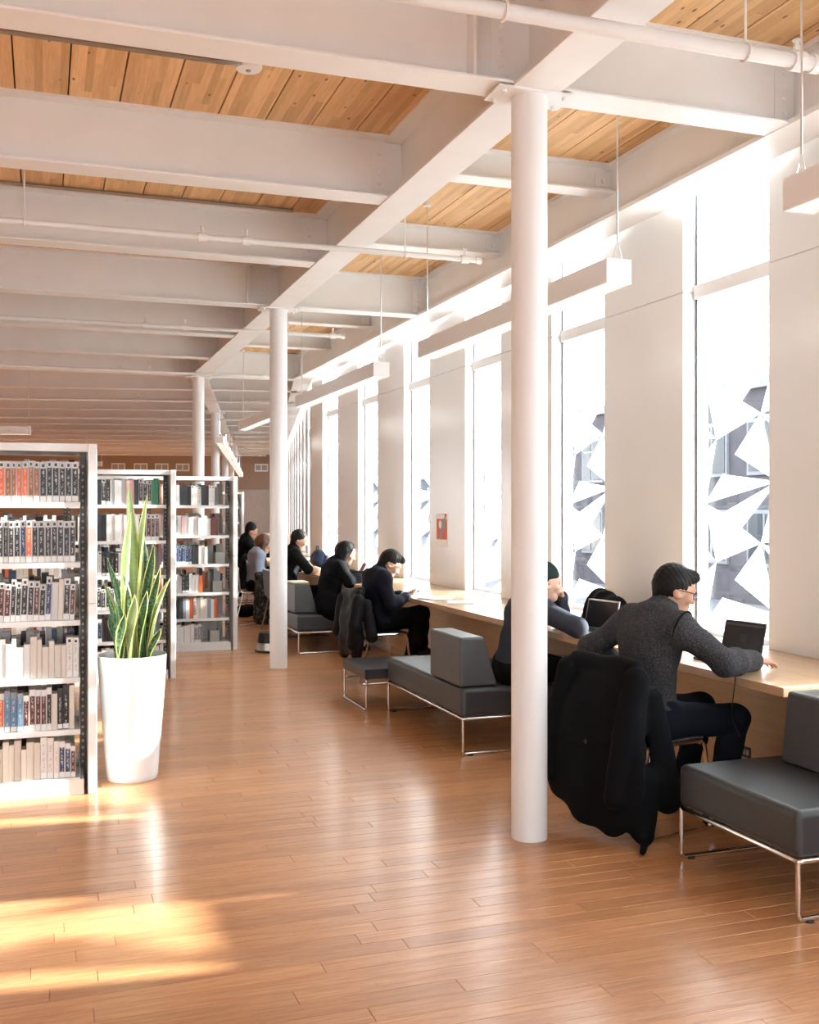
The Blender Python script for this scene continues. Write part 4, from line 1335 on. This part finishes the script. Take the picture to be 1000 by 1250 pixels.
def drape(name, label, cat, loc, rz, prims, h, mat, amp, freq=42.0, cuts=(), parent_mat=None):
    root = thing(name, label, cat, loc, rz)
    def f(x, y, z):
        return amp * (np.sin(y * freq + 2.2 * np.sin(z * 5.0) + x * 12) * .7 + np.sin((y + x) * freq * .55 + 4 * np.sin(z * 3.1 + 1)) * .5 + .25 * np.sin(z * 38 + y * 20))
    soft('fabric', prims, h, mat, root, f, cuts)
    return root
pr = [cone((-.255, -.20, .835), (-.255, .20, .835), .042, .042, .03),
      cone((-.275, 0, .59), (-.335, 0, .41), .255, .315, .03, (1, 0, 0), .20),
      cone((-.30, -.08, .46), (-.35, -.10, .26), .20, .21, .03, (1, 0, 0), .24), cone((-.30, .10, .46), (-.35, .12, .30), .19, .20, .03, (1, 0, 0), .24),
      cone((-.285, -.235, .79), (-.345, -.235, .52), .062, .066, .012), cone((-.345, -.235, .52), (-.385, -.20, .24), .066, .056, .012),
      cone((-.285, .235, .79), (-.345, .265, .52), .060, .062, .012), cone((-.345, .265, .52), (-.37, .275, .27), .062, .052, .012),
      cone((-.19, -.265, .70), (-.12, -.28, .22), .040, .075, .05, (.3, 1, 0), .6), cone((-.24, -.25, .30), (-.28, -.28, .07), .07, .05, .04),
      cone((-.18, .262, .70), (-.22, .28, .25), .03, .045, .04),
      cone((-.28, -.29, .05), (-.36, -.35, .022), .028, .016, .03),
      cone((-.415, .0, .43), (-.425, .01, .05), .004, .022, .02, op='s')]
coat = drape('hanging_coat', 'long black wool coat hung over the chair of the man in fleece', 'coat', (2.87, 4.63, 0), R(14), pr, .007, BLACKC, .0035, 24,
             cuts=[((-.2, 0, .003), (0, 0, -1))])
MB().prism([(-.392, -.15), (-.405, -.05), (-.407, .05), (-.400, .17), (-.394, .17), (-.400, .05), (-.398, -.05), (-.386, -.15)], 'z', .455, .492).build('half_belt', BLACKC, coat)
for yy in (-.02,):
    MB().lathe([(.011, 0), (.011, .004), (.006, .005)], 12, Matrix.Translation((-.406, yy, .474)) @ Matrix.Rotation(R(-90), 4, 'Y')).build('button', BLACK_PL, coat)

m2 = person('man in a blue-grey top and green beanie resting his chin on his hand', (3.0, 6.42, 0), dict(
    tf=(1, -.1, 0), pel=(-.02, 0, .535), chest=(.055, -.01, .84), neck=(.125, -.02, .985), head=(.20, -.04, 1.105), hf=(.97, -.15, -.12),
    shl=(.11, .17, .93), shr=(.10, -.195, .93), ell=(.40, .12, .835), elr=(.235, -.43, .835), wrl=(.335, -.0, 1.00), wrr=(.345, -.23, .828),
    dl=(-.25, -.30, .35), nl=(-.9, -.2, -.3), sl=1, cl=1.0, dr=(.45, .85, -.1), nr=(0, 0, -1), sr=-1, cr=.5,
    hpl=(.0, .10, .53), hpr=(.0, -.10, .53), knl=(.42, .14, .52), knr=(.42, -.13, .52), anl=(.38, .20, .09), anr=(.36, -.14, .09)),
    h=.0065, skin=SKIN2, top=BLUEG, trousers=BLACKT, shoes=TEAL, hair='beanie', fold=.006, top_e=.02)

make_chair('chrome-framed chair under a crumpled jacket, used by the man with phone', 2.95, 9.33, R(3))
m3 = person('man in a navy shirt sitting cross-legged and looking down at his phone', (2.94, 9.33, 0), dict(
    tf=(1, 0, 0), pel=(0, 0, .555), chest=(-.015, 0, .86), neck=(.045, 0, 1.0), head=(.125, -.01, 1.085), hf=(.78, -.12, -.62), hu=(.3, 0, 1),
    shl=(.0, .185, .955), shr=(.0, -.185, .955), ell=(.07, .245, .72), elr=(.05, -.245, .72), wrl=(.25, .04, .785), wrr=(.235, -.15, .785),
    dl=(.7, -.6, .1), nl=(.2, -.2, 1), sl=1, cl=.5, dr=(.8, .5, .1), nr=(-.1, .3, 1), sr=-1, cr=.5,
    hpl=(.01, .09, .545), hpr=(.01, -.09, .56), knl=(.44, .10, .53), knr=(.42, -.06, .625), anl=(.33, .06, .09), anr=(.50, .16, .26), tor=(.62, .17, .21), hemf=-.02),
    h=.0065, skin=SKIN, top=NAVY, trousers=BLACKT, shoes=SHOE, hair='quiff', fold=.006, top_e=.018)
ph = thing('phone', 'black phone held in the hands of the man in the navy shirt', 'phone', (3.275, 9.245, .822))
MB().box(-.036, .036, -.072, .072, -.004, .004, Matrix.Rotation(R(-25), 4, 'Y')).build('case', BLACK_PL, ph, bevel=.003)
MB().box(-.033, .033, -.067, .067, .0041, .0046, Matrix.Rotation(R(-25), 4, 'Y')).build('screen', simple('phone_glass', (.03, .035, .05), .1), ph)
pr = [cone((-.25, -.18, .815), (-.25, .18, .80), .045, .045, .03), cone((-.27, 0, .60), (-.30, -.02, .50), .22, .23, .03, (1, 0, 0), .22),
      cone((-.275, -.215, .77), (-.31, -.22, .55), .058, .060, .012), cone((-.31, -.22, .55), (-.32, -.17, .36), .060, .048, .012),
      cone((-.20, -.25, .74), (-.16, -.26, .44), .040, .055, .03), cone((-.27, -.16, .42), (-.25, -.12, .14), .075, .022, .04), cone((-.29, .05, .40), (-.30, .10, .26), .08, .05, .04),
      cone((-.28, .2, .76), (-.33, .22, .45), .05, .055, .012), cone((-.22, -.15, .85), (-.25, .02, .84), .035, .03, .02)]
drape('hanging_jacket', 'crumpled charcoal jacket hung on the chair of the man with phone', 'jacket', (2.95, 9.33, 0), R(3), pr, .008, COATG, .0055, 22)

m4 = person('woman with long black hair in a black coat writing at the counter', (3.03, 11.42, 0), dict(
    tf=(1, -.05, 0), pel=(-.03, 0, .535), chest=(.035, 0, .85), neck=(.115, 0, .99), head=(.195, -.02, 1.10), hf=(.88, -.26, -.38),
    shl=(.08, .17, .94), shr=(.08, -.175, .94), ell=(.26, .23, .835), elr=(.17, -.25, .80), wrl=(.46, .05, .832), wrr=(.40, -.13, .832),
    dl=(.9, -.3, -.05), nl=(0, 0, -1), sl=1, dr=(.95, .15, -.05), nr=(0, 0, -1), sr=-1,
    hpl=(.0, .10, .53), hpr=(.0, -.10, .53), knl=(.42, .12, .51), knr=(.42, -.12, .51), anl=(.28, .13, .09), anr=(.26, -.12, .09)),
    h=.0075, skin=SKIN2, top=BLACKC, trousers=BLACKT, shoes=SHOE, hair='long', hem=.03, fold=.006, top_e=.026)

make_chair('chrome-framed chair of the man in black t-shirt behind the column', 2.93, 13.22, 0)
m5 = person('man in a black t-shirt writing at the counter beyond the second column', (2.94, 13.2, 0), dict(
    tf=(1, 0, 0), pel=(0, 0, .555), chest=(.05, 0, .92), neck=(.10, 0, 1.08), head=(.165, -.02, 1.20), hf=(.93, -.1, -.35),
    shl=(.07, .19, 1.02), shr=(.07, -.19, 1.02), ell=(.22, .26, .835), elr=(.22, -.26, .835), wrl=(.47, .10, .80), wrr=(.48, -.16, .80),
    dl=(.9, -.3, -.05), nl=(0, 0, -1), sl=1, dr=(.95, .15, -.05), nr=(0, 0, -1), sr=-1,
    hpl=(.0, .10, .545), hpr=(.0, -.10, .545), knl=(.45, .12, .53), knr=(.45, -.12, .53), anl=(.34, .13, .09), anr=(.34, -.12, .09)),
    h=.0085, skin=SKIN, top=BLACKT, trousers=BLACKT, shoes=SHOE, hair='short', rolled=True)

make_chair('chrome-framed chair of the woman in the pale blue sweater', 2.76, 14.5, R(-4))
m6 = person('woman with auburn hair in a pale blue sweater at the counter', (2.78, 14.5, 0), dict(
    tf=(1, 0, 0), pel=(0, 0, .555), chest=(.03, 0, .87), neck=(.07, 0, 1.01), head=(.13, -.02, 1.115), hf=(.92, -.1, -.3),
    shl=(.03, .17, .96), shr=(.03, -.17, .96), ell=(.02, .25, .72), elr=(.0, -.25, .72), wrl=(.22, .15, .70), wrr=(.20, -.17, .70),
    dl=(.9, -.3, -.05), nl=(0, 0, -1), sl=1, dr=(.95, .15, -.05), nr=(0, 0, -1), sr=-1,
    hpl=(.0, .10, .545), hpr=(.0, -.10, .545), knl=(.42, .12, .53), knr=(.42, -.12, .53), anl=(.32, .13, .09), anr=(.32, -.12, .09)),
    h=.0085, skin=SKIN2, top=PALEB, trousers=BLACKT, shoes=SHOE, hair='long', hairm=HAIRR)
def m_tweed():
    t = NT('checked_wool')
    tc = t.node('ShaderNodeTexCoord').outputs['Object']
    vo = t.node('ShaderNodeTexVoronoi'); vo.inputs['Scale'].default_value = 26
    t.link(t.mapping(tc, (1, 1, .7)), vo.inputs['Vector'])
    t.link(t.ramp(vo.outputs['Distance'], [(.15, (.11, .11, .105)), (.55, (.012, .012, .012))]), t.p.inputs['Base Color'])
    t.p.inputs['Roughness'].default_value = .9
    t.bump(vo.outputs['Distance'], .6, .01)
    return t.m
TWEED = m_tweed()
pr = [cone((.30, -.30, .70), (.02, -.30, .70), .04, .04, .04)]
for x in (.04, .13, .22, .31):
    pr.append(cone((x, -.30, .68), (x * 1.05, -.32, .10), .05, .075, .05))
drape('hanging_shawl', 'dark checked wool coat hanging beside the woman in pale blue', 'coat', (2.76, 14.5, 0), R(-4), pr, .011, TWEED, .008, 30)
pr = [cone((-.25, -.16, .84), (-.25, .16, .84), .05, .05, .03)]
for y in (-.16, 0, .16):
    pr.append(cone((-.28, y, .8), (-.34, y * 1.2, .32), .05, .07, .05))
make_chair('chrome-framed chair under a black parka in the far wing', 3.22, 16.2, R(-10))
drape('hanging_parka', 'black parka hung on a chair where the far wing begins', 'coat', (3.22, 16.2, 0), R(-10), pr, .012, BLACKC, .010, 36)
q = wp(1.0 + .0, 2.4)
for (xx, yy, lab) in ((.62, 1.9, 'reader in black with dark hair nearest the bend of the counter'), (.60, 3.6, 'reader in black with dark hair deeper in the far wing')):
    q = wp(xx, yy)
    make_chair('chrome-framed chair of the ' + lab.replace('reader in black with dark hair', 'dark-haired reader'), q.x - .02, q.y, WROT)
    person(lab, (q.x, q.y, 0), dict(
        tf=(1, 0, 0), pel=(0, 0, .555), chest=(.05, 0, .92), neck=(.10, 0, 1.09), head=(.165, -.02, 1.22), hf=(.93, -.1, -.3),
        shl=(.07, .19, 1.03), shr=(.07, -.19, 1.03), ell=(.22, .26, .835), elr=(.22, -.26, .835), wrl=(.47, .10, .81), wrr=(.48, -.16, .81),
        dl=(.9, -.3, -.05), nl=(0, 0, -1), sl=1, dr=(.95, .15, -.05), nr=(0, 0, -1), sr=-1,
        hpl=(.0, .10, .545), hpr=(.0, -.10, .545), knl=(.42, .12, .53), knr=(.42, -.12, .53), anl=(.32, .13, .09), anr=(.32, -.12, .09)),
        h=.010, skin=SKIN3, top=BLACKC, trousers=BLACKT, shoes=SHOE, hair='short')

# ---------------------------------------------------------------- things on the counter
SCREEN = simple('dark_laptop_screen', (.02, .021, .026), .25)
KEYS = simple('keyboard_keys', (.02, .02, .022), .5)
def laptop(label, x, y, rz, body, w=.30, d=.205, tilt=105, extra=False):
    """hinge centre at x,y; the screen faces local -x"""
    t = thing('laptop', label, 'laptop', (x, y, CT + .001), rz)
    b = MB().box(-d, 0, -w / 2, w / 2, 0, .016).build('base', body, t, bevel=.004)
    kb = MB()
    for r in range(5):
        for k in range(13):
            xx = -.03 - r * .019; yy = -w / 2 + .022 + k * (w - .044) / 12
            kb.box(xx - .008, xx + .008, yy - .0085, yy + .0085, .0162, .0182)
    k_ = kb.build('keyboard', KEYS, b); k_['kind'] = 'stuff'
    MB().box(-d + .012, -.135, -.045, .045, .0161, .0166).build('touchpad', GREY_SHEET, b)
    M = Matrix.Translation((-.002, 0, .016)) @ Matrix.Rotation(R(tilt - 90), 4, 'Y')
    ld = MB().box(0, .007, -w / 2, w / 2, 0, d * .97, M).build('lid', body, t, bevel=.003)
    MB().box(-.0012, .0002, -w / 2 + .010, w / 2 - .010, .016, d * .97 - .010, M).build('screen', SCREEN, ld)
    if extra:
        MB().box(-.0016, -.0012, -.025, .02, .085, .125, M).build('screen_window', simple('screen_patch', (.008, .008, .01), .4), ld)
        MB().box(-.0016, -.0012, -w / 2 + .012, w / 2 - .012, d * .97 - .028, d * .97 - .014, M).build('screen_toolbar', simple('screen_bar', (.045, .045, .05), .4), ld)
    MB().tube([(0, -w / 2 + .03, .014), (0, w / 2 - .03, .014)], .006, 8).build('hinge', BLACK_PL, t)
    return t
laptop('open black laptop on the counter in front of the man in fleece', 3.605, 4.83, R(10), BLACK_PL, .29, .205, 104, True)
laptop('open silver laptop in front of the man with the beanie', 3.52, 6.22, R(14), ALU, .30, .21, 103)
pr = [cone((-.05, -.18, .07), (.02, .22, .08), .09, .10, .05), cone((.0, -.05, .14), (.03, .20, .17), .08, .08, .05), cone((.06, -.36, .05), (.0, -.12, .08), .055, .08, .05),
      cone((.02, .1, .15), (.0, .2, .08), .05, .05, .04), cone((-.06, .25, .03), (.05, .30, .03), .035, .035, .04)]
drape('heaped_jacket', 'black jacket heaped on the counter behind the silver laptop', 'jacket', (3.80, 6.56, CT), 0, pr, .008, BLACKC, .010, 40, cuts=[((0, 0, .002), (0, 0, -1))])
cb = MB().tube(fillet([(3.60, 4.98, CT + .006), (3.42, 4.72, CT + .006), (3.23, 4.36, CT + .004), (3.205, 4.34, .70), (3.23, 4.40, .56), (3.34, 4.45, .42), (3.50, 4.75, .36), (3.648, 4.84, .285)], .06), .003, 6).build('charging_cable', BLACK_PL, None, smooth=True)
tag(cb, 'thin black charging cable hanging from the counter to the outlet', 'cable')
def sheet(label, x, y, rz, n=3, w=.21, l=.297):
    t = thing('paper_stack', label, 'paper', (x, y, CT + .0005), rz)
    for k in range(n):
        MB().box(-w / 2, w / 2, -l / 2, l / 2, 0, .0018, Matrix.Translation((0, 0, k * .0022)) @ Matrix.Rotation(R((k * 37) % 23 - 11), 4, 'Z')).build('sheet', PAPER, t)
sheet('loose sheets of paper on the counter beside the man with phone', 3.40, 9.02, R(20), 4)
sheet('white papers lying on the sunlit counter near the long bench', 3.48, 8.62, R(-15), 3)
sheet('paper in front of the woman in the black coat', 3.47, 11.36, R(5), 2)
sheet('paper in front of the man in the black t-shirt', 3.46, 13.18, R(-4), 3)
bg_ = thing('backpack', 'dark blue backpack standing on the counter beyond the writing man', 'bag', (3.62, 14.2, CT))
soft('bag_body', [cone((0, -.10, .11), (0, .10, .11), .10, .10, .04), cone((0, -.08, .19), (0, .08, .19), .07, .07, .04)], .01, cloth('dark_blue_nylon', (.04, .055, .10), .6), bg_, folds(.006, 30, 30), cuts=[((0, 0, .002), (0, 0, -1))])
MB().tube(fillet([(-.02, -.05, .26), (-.02, -.05, .31), (-.02, .05, .31), (-.02, .05, .26)], .02), .008, 6).build('handle', BLACK_PL, bg_)
yf_ = thing('folder', 'yellow and white folder lying on top of the bench backrest near the woman', 'folder', (2.72, 11.60, .765))
MB().box(-.09, .09, -.13, .13, 0, .012).build('cover', simple('yellow_card', (.80, .68, .22), .6), yf_, bevel=.002)
MB().box(-.085, .085, -.125, .125, .0122, .018).build('pages', PAPER, yf_)
bt = thing('water_bottle', 'blue water bottle on the counter beside the dark blue backpack', 'bottle', (3.60, 13.72, CT))
MB().lathe([(.034, 0), (.036, .01), (.036, .14), (.022, .165)], 20).build('body', simple('blue_plastic', (.03, .05, .22), .25), bt, smooth=True)
MB().lathe([(.023, .165), (.023, .20), (.018, .203)], 20).build('cap', BLACK_PL, bt, smooth=True)
nb = thing('notebook', 'dark red notebook propped up beside the woman in black coat', 'notebook', (3.56, 12.05, CT))
MB().box(-.012, .012, -.07, .07, .002, .19, Matrix.Rotation(R(28), 4, 'Y')).build('cover', COVER['maroon'], nb)
MB().box(-.010, .010, -.072, .068, .006, .192, Matrix.Rotation(R(28), 4, 'Y')).build('pages', PAPER, nb)
sc_ = thing('scarf', 'bright green scarf lying on the bench behind the woman in black', 'scarf', (2.93, 11.52, .437))
soft('fabric', [cone((-.02, -.02, .03), (.03, .10, .02), .03, .025, .03), cone((.0, .02, .05), (-.02, .12, .04), .025, .02, .03)], .008, cloth('green_cloth', (.10, .55, .06), .8), sc_, folds(.005, 60, 60), cuts=[((0, 0, .001), (0, 0, -1))])
bagf = thing('backpack', 'black backpack lying on the floor under the chair with the parka', 'bag', (2.86, 15.4, 0))
soft('bag_body', [cone((-.10, 0, .09), (.10, 0, .09), .09, .08, .04), cone((0, 0, .12), (.15, .05, .10), .07, .06, .04)], .012, BLACKC, bagf, folds(.006, 30, 30), cuts=[((0, 0, .002), (0, 0, -1))])

# poster on the pier
po_ = thing('poster', 'small orange poster with a teal figure taped to the white pier', 'poster', (WX, 10.53, 1.39))
MB().box(-.003, -.0006, -.17, .17, -.20, .16).build('sheet', PAPER, po_)
MB().box(-.0042, -.0031, -.15, .16, -.12, .10).build('orange_field', simple('orange_print', (.70, .10, .03), .5), po_)
M = Matrix.Translation((-.0044, .05, .04)) @ Matrix.Rotation(R(90), 4, 'Y')
MB().lathe([(.045, 0), (.045, .001)], 20, M).build('white_disc', PAPER, po_)
MB().prism([(-.12, .13), (-.04, .10), (.02, -.02), (.06, -.11), (.03, -.13), (-.02, -.05), (-.08, .02)], 'x', -.0056, -.0046).build('teal_figure', simple('teal_print', (.16, .36, .38), .5), po_)
MB().box(-.0042, -.0031, -.14, -.08, .115, .155).build('orange_mark', MATS['orange_print'], po_)
